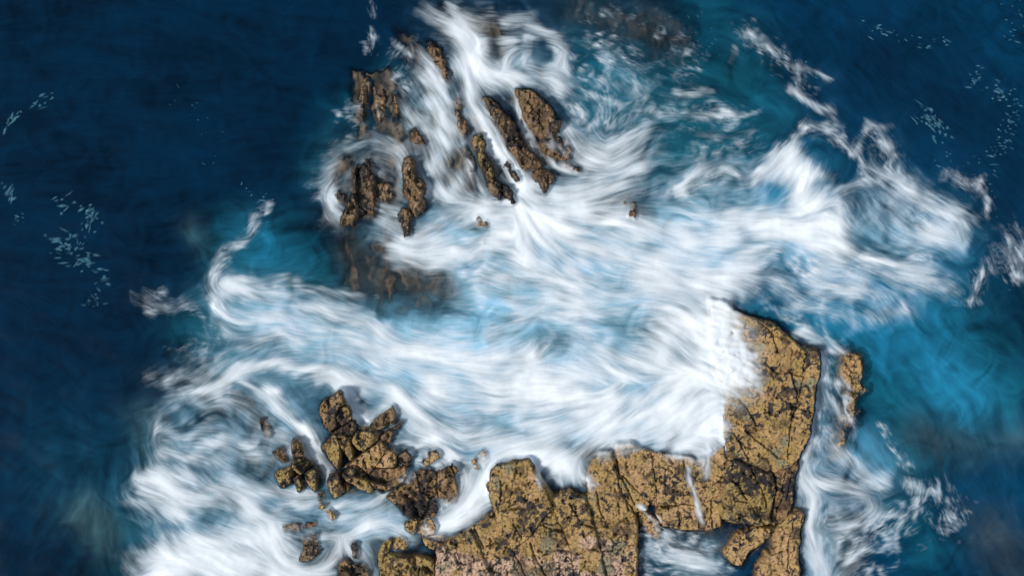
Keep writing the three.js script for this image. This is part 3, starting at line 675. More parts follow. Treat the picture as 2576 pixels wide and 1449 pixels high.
rock('dark upright rock beside the westernmost ridge', north(325, 545, 352, 538, 370, 600, 388, 700, 392, 800, 375, 880, 340, 870, 320, 790, 300, 700, 295, 620), R(0.45, { pal: 'wet', jag: 0.14 }));
rock('low brown rock between the western ridges', north(408, 700, 440, 675, 490, 700, 500, 770, 470, 792, 415, 785), R(0.3, { jag: 0.1, mat: 'damp' }));
rock('dark low crag in thin foam above the upright ridge', north(600, 380, 640, 350, 680, 400, 690, 450, 640, 462, 605, 430), R(0.25, { pal: 'wet', jag: 0.1, mat: 'damp' }));
rock('small brown lump in foam beside the western dark hollow', north(150, 760, 180, 730, 210, 750, 205, 800, 170, 810), R(0.15, { jag: 0.06, mat: 'damp' }));
rock('northernmost brown ridge at the foot of the white plume', northTop(575, 198, 620, 215, 655, 240, 668, 290, 692, 350, 706, 400, 680, 400, 655, 350, 620, 300, 595, 250), R(0.35, { jag: 0.12 }));
rock('low brown rib barely out of the water in the north west', northTop(255, 400, 285, 380, 290, 480, 270, 600, 255, 590), R(0.05, { jag: 0.16, mat: 'damp', slope: 2.5 }));
rock('wider brown rib barely out of the water beside the low rib', northTop(325, 400, 370, 400, 385, 500, 380, 600, 340, 610, 325, 500), R(0.06, { jag: 0.18, mat: 'damp', slope: 2.5 }));
rock('thin brown rib nearest the foam in the north west', northTop(415, 470, 440, 480, 445, 580, 455, 680, 430, 660, 420, 560), R(0.06, { jag: 0.14, mat: 'damp', slope: 2.5 }));
rock('small brown rock under foam between the burst and the lace', north(985, 900, 1020, 885, 1078, 925, 1070, 960, 1010, 945), R(0.15, { jag: 0.1, mat: 'damp' }));
rock('dark wet stone below the small brown rock under foam', north(1015, 1040, 1050, 1020, 1065, 1060, 1030, 1095), R(0.12, { pal: 'wet', mat: 'damp', jag: 0.06 }));
rock('dim brown rock in the white water east of the ridges', northTop(1560, 1000, 1610, 980, 1640, 1040, 1640, 1100, 1590, 1090), R(0.12, { pal: 'wet', mat: 'damp', jag: 0.06 }));
rock('long brown reef rock awash in thin foam east of the great slab', east(1130, 310, 1215, 345, 1232, 420, 1225, 500, 1195, 560, 1185, 660, 1140, 760, 1095, 830, 1110, 700, 1140, 560, 1120, 420), R(0.0, { pal: 'tan', jag: 0.12, mat: 'damp', slope: 2 }));


// ------------------------------------------------------------------ seabed and reefs under the water
const bedKeep = field().fill(-4.6), sandF = field();
const reef = (top, r, ...p) => along(r, p, 2.1, (k, t) => { bedKeep[k] = Math.max(bedKeep[k], mix(top, -4.6, smooth(0.6, 2.1, t))); });
const sand = (d, r, ...p) => along(r, p, 2.2, (k, t) => { sandF[k] = Math.max(sandF[k], d * Math.exp(-t * t)); });

// tops of the reefs in metres, half width, then their run over the plan
reef(-0.12, 24, 905, 190, 910, 320);
reef(-0.1, 26, 955, 200, 970, 330);
reef(-0.12, 20, 1000, 250, 1005, 330, 990, 400);
reef(-0.3, 26, 1020, 90, 1060, 160, 1090, 230);
reef(-0.4, 40, 960, 420, 1040, 380, 1130, 440);
reef(-0.35, 40, 1130, 60, 1240, 80, 1250, 180);
reef(-0.4, 50, 1130, 470, 1290, 430);
reef(-0.4, 20, 880, 560, 885, 740);
reef(-0.35, 20, 965, 570, 976, 720);
reef(-0.8, 40, 820, 560, 920, 660, 930, 760);
reef(-0.7, 34, 1010, 700, 1120, 690);
reef(-0.6, 20, 1020, 780, 1050, 760);
reef(-0.55, 26, 1320, 835, 1375, 835);
reef(-0.9, 40, 1250, 870, 1440, 880);
reef(-0.8, 40, 460, 900, 520, 1000, 560, 1080);
reef(-0.5, 34, 600, 1020, 680, 1090, 620, 1160, 680, 1180);
reef(-0.7, 18, 420, 890, 440, 865);
reef(-1.4, 26, 480, 560, 520, 600);
reef(-0.9, 34, 370, 1060, 390, 1150);
reef(-1.6, 44, 220, 1320, 260, 1350);
reef(-1.0, 44, 240, 1420, 330, 1430);
reef(-0.85, 60, 1460, 20, 1600, 60, 1700, 130);
reef(-1.0, 50, 1640, 20, 1720, 90);
reef(-0.35, 22, 2110, 890, 2150, 960, 2140, 1060, 2110, 1130);
reef(-0.8, 44, 2080, 1300, 2160, 1350, 2140, 1440);
reef(-1.5, 70, 2350, 1130, 2420, 1300, 2520, 1420);
reef(-0.35, 60, 780, 1130, 900, 1200, 1050, 1260);
reef(-0.4, 60, 740, 1350, 880, 1400, 1020, 1400);
reef(-0.4, 60, 1120, 1180, 1260, 1120, 1500, 1120);
reef(-0.5, 60, 1560, 1060, 1760, 1100);
reef(-0.9, 50, 1640, 1360, 1800, 1340);
reef(-0.5, 30, 480, 1240, 600, 1290);
reef(-0.5, 30, 1170, 560, 1240, 650);
reef(-0.45, 30, 1530, 540, 1600, 540);
sand(0.55, 46, 215, 1300, 265, 1355);
sand(0.25, 40, 360, 1060, 390, 1150);
sand(0.2, 40, 480, 570, 520, 620);
reef(-0.12, 34, 1070, 300, 1100, 420);
reef(-0.12, 30, 1130, 340, 1170, 470);
reef(-0.1, 26, 1200, 300, 1240, 420);
reef(-0.12, 40, 880, 440, 900, 520, 990, 480);
reef(-0.1, 30, 1300, 250, 1330, 340, 1400, 420);
reef(-0.35, 22, 885, 575, 888, 730);
reef(-0.3, 20, 968, 600, 978, 715);
reef(-0.5, 40, 1010, 690, 1120, 720);
reef(-0.45, 24, 1020, 770, 1060, 775);


function bedAt(X, Z) {
  if (Math.abs(X) > EX || Math.abs(Z) > EZ) return -4.6 + 0.3 * fbm(X * 0.3, Z * 0.3, 3);
  const wx = X + 0.42 * noise(X * 0.9, Z * 0.9) + 0.2 * noise(X * 2.7, Z * 2.7 + 4), wz = Z + 0.5 * noise(X * 0.9 + 8, Z * 0.9) + 0.25 * noise(X * 2.7 + 14, Z * 2.7);
  const b = sample(bedKeep, wx, wz), near = smooth(-4.5, -1, b);
  return Math.min(b + near * (0.42 * fbm(X * 1.3, Z * 0.8, 4) + 0.30 * (ridge(X * 2.4, Z * 1.2) - 0.78) + 0.07 * noise(X * 6, Z * 5)) + 0.15 * fbm(X * 0.5, Z * 0.5, 3), -0.06);
}
const bedGrid = new Float32Array(480 * 270);
for (let j = 0; j < 270; j++) for (let i = 0; i < 480; i++) bedGrid[j * 480 + i] = bedAt(((i + 0.5) / 240 - 1) * EX, ((j + 0.5) / 135 - 1) * EZ);
function lines(half, cell, far) { const v = []; for (let x = -half; x <= half + 1e-6; x += cell) v.push(x); let s = cell * 2, x = half; while (x < far) { x += s; s *= 1.7; v.push(x); v.unshift(-x); } return v; }
function sheetGeometry(xs, zs, yAt, colAt, uvs) {
  const pos = [], col = [], uv = [], idx = [];
  for (const z of zs) for (const x of xs) { const y = yAt(x, z); pos.push(x, y, z); if (colAt) colAt(x, z, y, col); if (uvs) uv.push((x + EX) / (2 * EX), (z + EZ) / (2 * EZ)); }
  const n = xs.length;
  for (let j = 0; j < zs.length - 1; j++) for (let i = 0; i < n - 1; i++) { const a = j * n + i; idx.push(a, a + n, a + 1, a + 1, a + n, a + n + 1); }
  const g = new THREE.BufferGeometry();
  g.setAttribute('position', new THREE.Float32BufferAttribute(pos, 3));
  if (colAt) g.setAttribute('color', new THREE.Float32BufferAttribute(col, 3));
  if (uvs) g.setAttribute('uv', new THREE.Float32BufferAttribute(uv, 2));
  g.setIndex(idx);
  g.computeVertexNormals();
  return g;
}
const bedMat = new THREE.MeshStandardMaterial({ vertexColors: true, roughness: 0.95 });
put(new THREE.Mesh(sheetGeometry(lines(EX, 0.07, 3000), lines(EZ, 0.07, 3000), bedAt, (x, z, y, c) => {
  const weed = smooth(-0.2, 0.25, fbm(x * 2.3, z * 1.5, 4)), g = 1 + 0.35 * noise(x * 6, z * 6), s = Math.abs(x) < EX && Math.abs(z) < EZ ? sample(sandF, x, z) : 0;
  const q = [mix(0.21, 0.05, weed) * g, mix(0.15, 0.042, weed) * g, mix(0.095, 0.03, weed) * g];
  c.push(mix(q[0], 0.42, s), mix(q[1], 0.46, s), mix(q[2], 0.38, s));
}), bedMat), 'seabed', { kind: 'structure', label: 'dark weedy seabed and reef showing through the water', category: 'seabed' });

// ------------------------------------------------------------------ flow-combed texture of the water and foam
const TW = 1792, TH = 1008;
const angle = field(), dirX = new Float32Array(GW * GH), dirZ = new Float32Array(GW * GH);
for (let j = 0; j < GH; j++) for (let i = 0; i < GW; i++) {
  const k = j * GW + i, X = ((i + 0.5) / GW * 2 - 1) * EX, Z = ((j + 0.5) / GH * 2 - 1) * EZ;
  const c = flowC[k] + 0.04 * noise(X * 0.12, Z * 0.12) + 0.03, s = flowS[k] + 0.05 * noise(X * 0.12 + 50, Z * 0.12);
  const calm = 1 / (1 + 1.2 * Math.hypot(flowC[k], flowS[k]));
  const a = 0.5 * Math.atan2(s, c) + (0.22 + 0.3 * calm) * noise(X * 0.5, Z * 0.5 + 20) + (0.09 + 0.12 * calm) * noise(X * 1.5 + 70, Z * 1.5) + 0.06 * noise(X * 3.6, Z * 3.6 + 90);
  angle[k] = a;
}
// white noise drawn out along the flow: what a slow shutter, or combed-out foam, looks like
function combed(w, h, blur, steps, seed, cross) {
  for (let j = 0; j < GH; j++) for (let i = 0; i < GW; i++) { const k = j * GW + i, a = angle[k] + cross * noise(i * 0.012 + seed, j * 0.012); dirX[k] = Math.cos(a); dirZ[k] = Math.sin(a); }
  let n = new Float32Array(w * h);
  for (let k = 0; k < w * h; k++) { let t = Math.imul(k + seed, 0x9e3779b1); t ^= t >>> 15; t = Math.imul(t, 0x85ebca6b); t ^= t >>> 13; t = Math.imul(t, 0xc2b2ae35); t ^= t >>> 16; n[k] = (t >>> 0) / 4294967296 - 0.5; }
  for (let b = 0; b < blur; b++) {
    const m = new Float32Array(w * h);
    for (let j = 0; j < h; j++) for (let i = 0; i < w; i++) { const k = j * w + i, l = i ? -1 : 0, r = i < w - 1 ? 1 : 0, u = j ? -w : 0, d = j < h - 1 ? w : 0; m[k] = (n[k] * 2 + n[k + l] + n[k + r] + n[k + u] + n[k + d]) / 6; }
    n = m;
  }
  const out = new Float32Array(w * h), kx = GW / w, kz = GH / h;
  for (let j = 0; j < h; j++) for (let i = 0; i < w; i++) {
    let sum = n[j * w + i], wt = 1;
    for (let side = -1; side < 2; side += 2) {
      let x = i, y = j, lx = 0, ly = 0;
      for (let s = 1; s <= steps; s++) {
        const gI = (x * kx) | 0, gJ = (y * kz) | 0, k = gJ * GW + gI;
        let dx = dirX[k], dy = dirZ[k];
        if (s === 1) { dx *= side; dy *= side; } else if (dx * lx + dy * ly < 0) { dx = -dx; dy = -dy; }
        lx = dx; ly = dy;
        x += dx * 1.15; y += dy * 1.15;
        if (x < 0 || y < 0 || x >= w - 1 || y >= h - 1) break;
        const xi = x | 0, yi = y | 0, u = x - xi, v = y - yi, q = yi * w + xi, g = 1 - s / (steps + 1);
        sum += g * ((n[q] * (1 - u) + n[q + 1] * u) * (1 - v) + (n[q + w] * (1 - u) + n[q + w + 1] * u) * v);
        wt += g;
      }
    }
    out[j * w + i] = sum / wt;
  }
  let m2 = 0;
  for (let k = 0; k < w * h; k++) m2 += out[k] * out[k];
  const s = 1 / Math.sqrt(m2 / (w * h));
  for (let k = 0; k < w * h; k++) out[k] *= s;
  return out;
}
const combFine = combed(TW, TH, 1, 11, 11, 0.3), combMid = combed(1024, 576, 1, 15, 977, 0.3), combWide = combed(512, 288, 2, 11, 503, 0.3), combBroad = combed(288, 162, 2, 9, 71, 0.2);

// water colours: suspended bubbles and depth make the sea navy, teal or turquoise
const tints = [];
const tint = (c, d, r, ...p) => { const f = field(); along(r, p, 2.4, (k, t) => { f[k] = d * Math.exp(-t * t); }); tints.push([c, f]); };

const TEAL = [0.006, 0.085, 0.135], TURQ = [0.010, 0.155, 0.29], MILK = [0.24, 0.52, 0.70], NAVY = [0.0012, 0.014, 0.038], SLATE = [0.03, 0.075, 0.105], MID = [0.003, 0.045, 0.085];
tint(MID, 0.6, 220, 1300, 720, 1700, 700, 2200, 700);
tint(MID, 0.6, 160, 200, 1200, 420, 1250, 560, 1150);
tint(NAVY, 0.8, 160, 2250, 160, 2400, 260);
tint(NAVY, 0.7, 110, 2540, 420, 2540, 900);
tint(TEAL, 0.75, 80, 620, 640, 700, 620, 740, 680);
tint(TEAL, 0.75, 110, 620, 800, 800, 820, 1000, 860);
tint(TEAL, 0.6, 110, 1550, 250, 1750, 330, 1900, 300);
tint(TEAL, 0.6, 60, 1000, 200, 1010, 280);
tint(TEAL, 0.8, 130, 1200, 760, 1500, 740, 1700, 700);
tint(TEAL, 0.7, 150, 2150, 800, 2350, 800, 2400, 950);
tint(TURQ, 0.75, 100, 2320, 880, 2420, 1000);
tint(TURQ, 0.75, 90, 2000, 700, 2200, 730);
tint(TURQ, 0.85, 80, 1940, 490, 2040, 450, 2080, 560);
tint(TURQ, 0.6, 60, 2330, 580, 2400, 620);
tint(TURQ, 0.6, 44, 2020, 600, 2180, 700);
tint(TURQ, 0.5, 60, 1700, 640, 1830, 640);
tint(TURQ, 0.5, 40, 660, 600, 690, 640);
tint(TURQ, 0.6, 60, 420, 1310, 400, 1400);
tint(MILK, 0.7, 46, 2190, 1140, 2230, 1190);
tint(MILK, 0.5, 80, 700, 820, 900, 900, 1150, 920);
tint(MILK, 0.55, 110, 1150, 940, 1400, 960, 1700, 960);
tint(MILK, 0.45, 60, 1130, 570);
tint(MILK, 0.4, 80, 450, 1400, 600, 1390);
tint(MILK, 0.35, 100, 1400, 560, 1800, 600);
tint(SLATE, 0.5, 70, 520, 1000, 620, 1100, 560, 1180);
tint(SLATE, 0.45, 70, 1450, 30, 1640, 80);
tint(NAVY, 0.75, 36, 2090, 440, 2140, 500);
tint(NAVY, 0.6, 34, 2140, 590, 2200, 600);
tint(NAVY, 0.6, 30, 1910, 730, 1960, 770);
tint(NAVY, 0.5, 40, 1900, 355, 1960, 330);
tint(NAVY, 0.6, 60, 420, 830, 340, 760);
tint(NAVY, 0.5, 70, 2250, 1000, 2230, 1060);
tint(MILK, 0.9, 95, 1060, 900, 1250, 930, 1450, 940, 1700, 940);
tint(MILK, 0.85, 80, 1150, 1000, 1350, 1040, 1600, 1050);
tint(MILK, 0.62, 80, 640, 790, 850, 840, 1020, 900);
tint(MILK, 0.75, 80, 1180, 630, 1350, 640, 1600, 640, 1800, 620);
tint(MILK, 0.62, 80, 1250, 750, 1450, 770, 1700, 740);
tint(MILK, 0.5, 40, 620, 940, 860, 930, 960, 990);
tint(MILK, 0.5, 50, 820, 1290, 930, 1300, 980, 1330);
tint(MILK, 0.6, 60, 1040, 1060, 1160, 1140, 1240, 1130);
tint(MILK, 0.6, 36, 1120, 1310, 1210, 1260, 1230, 1170);
tint(MILK, 0.45, 60, 1880, 560, 2060, 590);
tint(MILK, 0.45, 60, 2200, 610, 2360, 590);
tint(MILK, 0.5, 40, 2040, 1210, 2080, 1330, 2070, 1440);
tint(MILK, 0.4, 40, 1180, 160, 1330, 180);
const AZURE = [0.02, 0.24, 0.43];
tint(AZURE, 0.6, 30, 1935, 490, 1975, 475);
tint(AZURE, 0.6, 60, 2010, 610, 2120, 660);
tint(AZURE, 0.5, 70, 2100, 700, 2300, 680);
tint(AZURE, 0.5, 60, 2370, 900, 2430, 1000);
tint(AZURE, 0.5, 60, 1960, 760, 2120, 770);
tint(AZURE, 0.4, 60, 640, 650, 620, 600);
// clouded water over the shallows
const PEWTER = [0.085, 0.19, 0.27], ASH = [0.06, 0.105, 0.135], SILT = [0.055, 0.135, 0.16];
tint(PEWTER, 0.75, 90, 480, 1080, 600, 1120, 640, 1220);
tint(PEWTER, 0.8, 90, 480, 1260, 620, 1270, 760, 1280, 900, 1320);
tint(PEWTER, 0.7, 80, 480, 1400, 760, 1400, 960, 1400);
tint(PEWTER, 0.6, 60, 600, 900, 720, 980, 740, 1080);
tint(PEWTER, 0.6, 70, 1080, 1040, 1040, 1160, 1140, 1180);
tint(PEWTER, 0.6, 50, 1400, 1160, 1460, 1190);
tint(ASH, 0.75, 70, 1060, 260, 1110, 400, 1180, 480);
tint(ASH, 0.6, 60, 900, 400, 980, 440, 1000, 540);
tint(ASH, 0.6, 50, 1180, 80, 1320, 160, 1400, 220);
tint(ASH, 0.5, 50, 1240, 300, 1300, 420);
tint(ASH, 0.6, 50, 1000, 620, 1080, 720);
tint(PEWTER, 0.6, 40, 2060, 920, 2060, 1060, 2040, 1180);
tint(PEWTER, 0.6, 50, 2060, 1230, 2090, 1340, 2080, 1440);
tint(SILT, 0.75, 50, 215, 1295, 265, 1350);
tint(SILT, 0.35, 44, 355, 1050, 385, 1150);
tint(SILT, 0.3, 34, 480, 580, 510, 620);
const LAGOON = [0.006, 0.098, 0.15];
tint(LAGOON, 0.7, 100, 1480, 300, 1640, 380, 1860, 380);
tint(LAGOON, 0.55, 80, 1500, 140, 1650, 200, 1860, 180);
tint(LAGOON, 0.6, 80, 600, 640, 680, 680, 800, 700);
tint(LAGOON, 0.55, 110, 2150, 850, 2300, 1100);
tint(LAGOON, 0.5, 90, 420, 1200, 380, 1330, 340, 1440);
tint(LAGOON, 0.4, 70, 1760, 20, 1860, 60);
tint(LAGOON, 0.45, 60, 880, 300, 820, 420);
tint(LAGOON, 0.5, 70, 480, 820, 560, 900);
tint(LAGOON, 0.5, 80, 2250, 1250, 2330, 1380);
const PEAT = [0.045, 0.065, 0.075];
tint(PEWTER, 0.7, 50, 1640, 1390, 1780, 1400);
tint(TEAL, 0.8, 40, 1690, 1420, 1760, 1440);
tint(PEAT, 0.55, 60, 2330, 1090, 2440, 1110, 2540, 1100);
tint(PEAT, 0.5, 70, 2500, 1340, 2560, 1420);
tint(PEAT, 0.6, 40, 2110, 1320, 2120, 1420);
tint(PEAT, 0.4, 40, 880, 640, 960, 700, 1060, 740);
tint(AZURE, 0.5, 50, 2180, 1130, 2230, 1180);
tint(LAGOON, 0.6, 120, 2200, 900, 2400, 900, 2500, 1000);
tint(TURQ, 0.5, 110, 2150, 760, 2330, 800);
tint(MILK, 0.5, 60, 1700, 560, 1900, 590, 2060, 600);
tint(PEAT, 0.6, 50, 900, 620, 920, 720);
tint(PEAT, 0.6, 44, 990, 680, 1100, 720);
tint(TURQ, 0.55, 80, 2280, 870, 2420, 960);
tint(AZURE, 0.4, 60, 2380, 930, 2440, 1010);
tint(TURQ, 0.5, 60, 2160, 830, 2230, 900);
tint(TURQ, 0.4, 50, 660, 620, 740, 650);

const seaR = field(), seaG = field(), seaB = field(), murky = field(), broad = field(), eastern = field();
for (let j = 0; j < GH; j++) for (let i = 0; i < GW; i++) {
  const k = j * GW + i, X = ((i + 0.5) / GW * 2 - 1) * EX, Z = ((j + 0.5) / GH * 2 - 1) * EZ, ax = noise(X * 0.8, Z * 0.8), az = noise(X * 0.8 + 30, Z * 0.8);
  const stir = 1 + 0.55 * fbm(X * 0.95 + 1.6 * ax, Z * 0.95 + 1.6 * az, 4) + 0.12 * sample(combWide, X, Z, 512, 288) + 0.10 * sample(combBroad, X, Z, 288, 162);
  const e = smooth(2, 20, X + 2 * (broad[k] = fbm(X * 0.22, Z * 0.3 + 7, 4)));
  let r = mix(0.0004, 0.0008, e), g = mix(0.0155, 0.038, e), b = mix(0.042, 0.092, e), murk = 0;
  for (const [c, t] of tints) { const s = clamp(t[k] * stir); if (s > 0.002) { if (c === MILK) murk = Math.max(murk, 0.8 * s); r = mix(r, c[0], s); g = mix(g, c[1], s); b = mix(b, c[2], s); } }
  seaR[k] = r; seaG[k] = g; seaB[k] = b; murky[k] = murk; eastern[k] = e;
}

// shading-free foam relief uses the rocks it runs over
let over = rockTop.map((y) => Math.max(y, 0));
for (let n = 0; n < 2; n++) {
  const m = over.slice();
  for (let j = 1; j < GH - 1; j++) for (let i = 1; i < GW - 1; i++) { const k = j * GW + i; m[k] = n === 0 ? Math.max(over[k], over[k - 1], over[k + 1], over[k - GW], over[k + GW]) : (over[k] * 4 + over[k - 1] + over[k + 1] + over[k - GW] + over[k + GW]) / 8; }
  over = m;
}
const swell = (X, Z) => 0.035 * noise(X * 0.35, Z * 0.5) + 0.02 * noise(X * 0.9 + 4, Z * 1.3);
const enc = (v) => { v = clamp(v); return 255 * (v <= 0.0031308 ? 12.92 * v : 1.055 * Math.pow(v, 1 / 2.4) - 0.055); };
const water8 = new Uint8Array(TW * TH * 4), foam8 = new Uint8Array(TW * TH * 4), foamA = new Float32Array(TW * TH);
// torn foam as it lies (patches, holes, threads), before the current draws it out
const torn = new Float32Array(TW * TH), milk = new Float32Array(TW * TH), drawnM = new Float32Array(TW * TH), tornV = new Float32Array(TW * TH), thread = new Float32Array(TW * TH), warpX = new Float32Array(TW * TH), warpZ = new Float32Array(TW * TH), blots = new Float32Array(TW * TH), puffs = new Float32Array(TW * TH);
for (let j = 0; j < TH; j++) for (let i = 0; i < TW; i++) {
  const k = j * TW + i, X = ((i + 0.5) / TW * 2 - 1) * EX, Z = ((j + 0.5) / TH * 2 - 1) * EZ;
  const ax = noise(X * 0.8, Z * 0.8), az = noise(X * 0.8 + 30, Z * 0.8), bx = noise(X * 2.3, Z * 2.3 + 11), bz = noise(X * 2.3 + 60, Z * 2.3);
  const qx = 0.5 * noise(X * 1.1 + 5, Z * 1.1 + 50), qz = 0.5 * noise(X * 1.1 + 80, Z * 1.1 + 5);
  const wx = warpX[k] = X + 0.22 * ax + 0.10 * bx, wz = warpZ[k] = Z + 0.22 * az + 0.10 * bz;
  const blot = blots[k] = fbm(X * 0.95 + 1.6 * ax, Z * 0.95 + 1.6 * az, 4), lx = X + 0.5 * ax + 0.30 * bx, lz = Z + 0.5 * az + 0.30 * bz;
  const r1 = Math.abs(noise((lx + qx) * 1.3 + 9, (lz + qz) * 1.3)), r2 = Math.abs(noise(lx * 2.9, lz * 2.9 + 5)), r3 = Math.abs(noise(lx * 6.1, lz * 6.1 + 25));
  const puff = puffs[k] = 0.55 - 0.8 * r1 - 0.7 * r2 - 0.35 * r3;
  const D = 1 - sample(keep, wx, wz), hole = sample(holeF, wx, wz), V = 1 - sample(veilKeep, wx, wz), L = (1 - sample(laceKeep, wx, wz)) * hole, T = (1 - sample(thinKeep, wx, wz)) * hole;
  if (Math.max(D, V, L, T) < 0.03) continue;
  const n = 0.85 * blot + 0.36 * puff + 0.24 * noise(X * 4.3 + 3, Z * 4.3) + 0.24 * noise(X * 8.7, Z * 8.7 + 3) + 0.17 * noise(X * 17, Z * 17);
  const cut = (d, soft) => { const v = n + (d - 0.5) * 1.1; return v < -soft ? 0 : v > soft ? 1 : smooth(-soft, soft, v); };
  const d = clamp(D * hole * 0.90);
  torn[k] = d < 0.03 ? 0 : 0.74 * cut(d, 0.42) * smooth(0.02, 0.22, d) + 0.26 * d;
  torn[k] = Math.max(torn[k], T > 0.03 ? 0.55 * Math.min(T, 0.75) * cut(0.40 + 0.35 * T, 0.5) : 0);
  const cloud = clamp(D * hole * (0.82 + 1.2 * blot + 0.42 * puff) + 0.21 * T * (0.5 + 1.4 * blot + 0.6 * puff));
  milk[k] = cloud;
  tornV[k] = V < 0.03 ? 0 : 0.6 * cut(V, 0.45) * smooth(0.02, 0.3, V) + 0.4 * V;
  // threads and cells of surface foam: thin bright lines where patches meet
  const cellA = Math.exp(-r1 * r1 * 900) * 0.8 + Math.exp(-r2 * r2 * 420) * 0.8 + Math.exp(-r3 * r3 * 160) * 0.55;
  thread[k] = clamp(L + D * hole * 0.55 + 0.25 * T) * clamp(cellA * (0.5 + 1.5 * blot + 0.35 * ax));
  if (L > 0.03) torn[k] = Math.max(torn[k], 0.65 * cut(L * 0.50, 0.22) * smooth(0.02, 0.3, L));
}
for (let k = 0; k < GW * GH; k++) { dirX[k] = Math.cos(angle[k]); dirZ[k] = Math.sin(angle[k]); }
// the same foam drawn out along the current, far in the fast water and little where it only drifts
const KX = GW / TW, KZ = GH / TH;
const drawn = new Float32Array(TW * TH), drawnV = new Float32Array(TW * TH), drawnT = new Float32Array(TW * TH);
for (let j = 0; j < TH; j++) for (let i = 0; i < TW; i++) {
  const k = j * TW + i, X = ((i + 0.5) / TW * 2 - 1) * EX, Z = ((j + 0.5) / TH * 2 - 1) * EZ;
  const D = 1 - sample(keep, X, Z), q = Math.min(GH - 1, (j * GH / TH) | 0) * GW + Math.min(GW - 1, (i * GW / TW) | 0);
  if (keep[q] * thinKeep[q] * veilKeep[q] * laceKeep[q] > 0.985) continue;
  const steps = 12, reach = (0.15 + 0.55 * smooth(0.05, 0.7, D) * (0.6 + 0.4 * noise(X * 0.4 + 77, Z * 0.4)) ) / (2 * EX) * TW, h = reach / steps;
  let sm = milk[k], s0 = torn[k], s1 = tornV[k], s2 = thread[k], w = 1, w2 = 1;
  for (let side = -1; side < 2; side += 2) {
    let x = i, y = j, ox = 0, oy = 0;
    for (let n = 1; n <= steps; n++) {
      const g = ((y * KZ) | 0) * GW + ((x * KX) | 0);
      let dx = dirX[g], dy = dirZ[g];
      if (n === 1) { dx *= side; dy *= side; } else if (dx * ox + dy * oy < 0) { dx = -dx; dy = -dy; }
      ox = dx; oy = dy; x += dx * h; y += dy * h;
      if (x < 0 || y < 0 || x >= TW - 1 || y >= TH - 1) break;
      const at = (y | 0) * TW + (x | 0), c = 1 - 0.7 * n / steps;
      s0 += c * torn[at]; sm += c * milk[at]; s1 += c * tornV[at]; w += c;
      if (n <= 5) { s2 += c * thread[at]; w2 += c; }
    }
  }
  drawn[k] = s0 / w; drawnM[k] = sm / w; drawnV[k] = s1 / w; drawnT[k] = s2 / w2;
}
for (let j = 0; j < TH; j++) for (let i = 0; i < TW; i++) {
  const k = j * TW + i, X = ((i + 0.5) / TW * 2 - 1) * EX, Z = ((j + 0.5) / TH * 2 - 1) * EZ, wx = warpX[k], wz = warpZ[k], blot = blots[k], puff = puffs[k];
  const f = combFine[k], m = sample(combMid, X, Z, 1024, 576), wd = sample(combWide, X, Z, 512, 288), hg = sample(combBroad, X, Z, 288, 162);
  const D0 = 1 - sample(keep, wx, wz), hole = sample(holeF, wx, wz), T0 = 0.62 * (1 - sample(thinKeep, wx, wz)) * mix(1, 0.4, 1 - hole);
  const land = smooth(0.02, 0.17, sample(rockTop, X, Z) + 0.07 * blot);
  // soft milky body, streaks of drawn-out foam over it, and threads on top
  const cloud = drawnM[k];
  let a = 0.48 * cloud + 0.68 * drawn[k] * (0.75 + 0.25 * cloud);
  const room = clamp(a * (1 - a) * 4);
  a = clamp(a + room * (0.055 * m + 0.035 * wd + 0.06 * f) - 0.045 * clamp(a * 2 - 0.6) * (0.4 + 0.6 * m + 0.7 * f + 0.4 * wd));
  a = 1 - (1 - a) * (1 - clamp(drawnT[k]));
  a = mix(a, clamp(drawnV[k] * 1.05 + 0.06 * m * drawnV[k]), land);
  a = clamp((a - 0.025) / 0.975);
  foamA[k] = a;
  foam8[4 * k] = foam8[4 * k + 1] = foam8[4 * k + 2] = Math.round(255 * a); foam8[4 * k + 3] = 255;
  // the water itself
  const big = sample(broad, X, Z), east = sample(eastern, X, Z), murk = sample(murky, wx, wz);
  let r = sample(seaR, wx, wz), g = sample(seaG, wx, wz), b = sample(seaB, wx, wz);
  const air = clamp((0.5 * T0 + 0.55 * D0 * hole * D0 + 0.35 * drawn[k]) * (1 + 1.0 * blot + 0.35 * puff + 0.10 * wd + 0.08 * m), 0, 0.8);  // bubbles drawn under the surface
  r = mix(r, mix(0.17, 0.09, east), air); g = mix(g, mix(0.42, 0.38, east), air); b = mix(b, mix(0.58, 0.60, east), air);
  const va = clamp(1 + 0.07 * wd + 0.05 * hg + 0.03 * m + 0.035 * f + 0.6 * big + 0.45 * blot, 0.35, 2.2);
  const dep = -Math.max(Math.min(bedAtTexture(X, Z), 0), -4.6);
  water8[4 * k] = enc(r * va); water8[4 * k + 1] = enc(g * va); water8[4 * k + 2] = enc(b * va);
  water8[4 * k + 3] = Math.round(255 * clamp(1 - Math.exp(-(dep + 0.08) / 1.0) * (1 - Math.min(1, 1.15 * air + murk))));
}
function bedAtTexture(X, Z) { return Math.max(sample(bedGrid, X, Z, 480, 270), sample(rockTop, X, Z)); }
function texture(data, srgb) {
  const t = new THREE.DataTexture(data, TW, TH);
  t.magFilter = t.minFilter = THREE.LinearFilter;
  t.wrapS = t.wrapT = THREE.MirroredRepeatWrapping;
  if (srgb) t.colorSpace = THREE.SRGBColorSpace;
  t.needsUpdate = true;
  return t;
}
const waterTex = texture(water8, true), foamTex = texture(foam8, false);

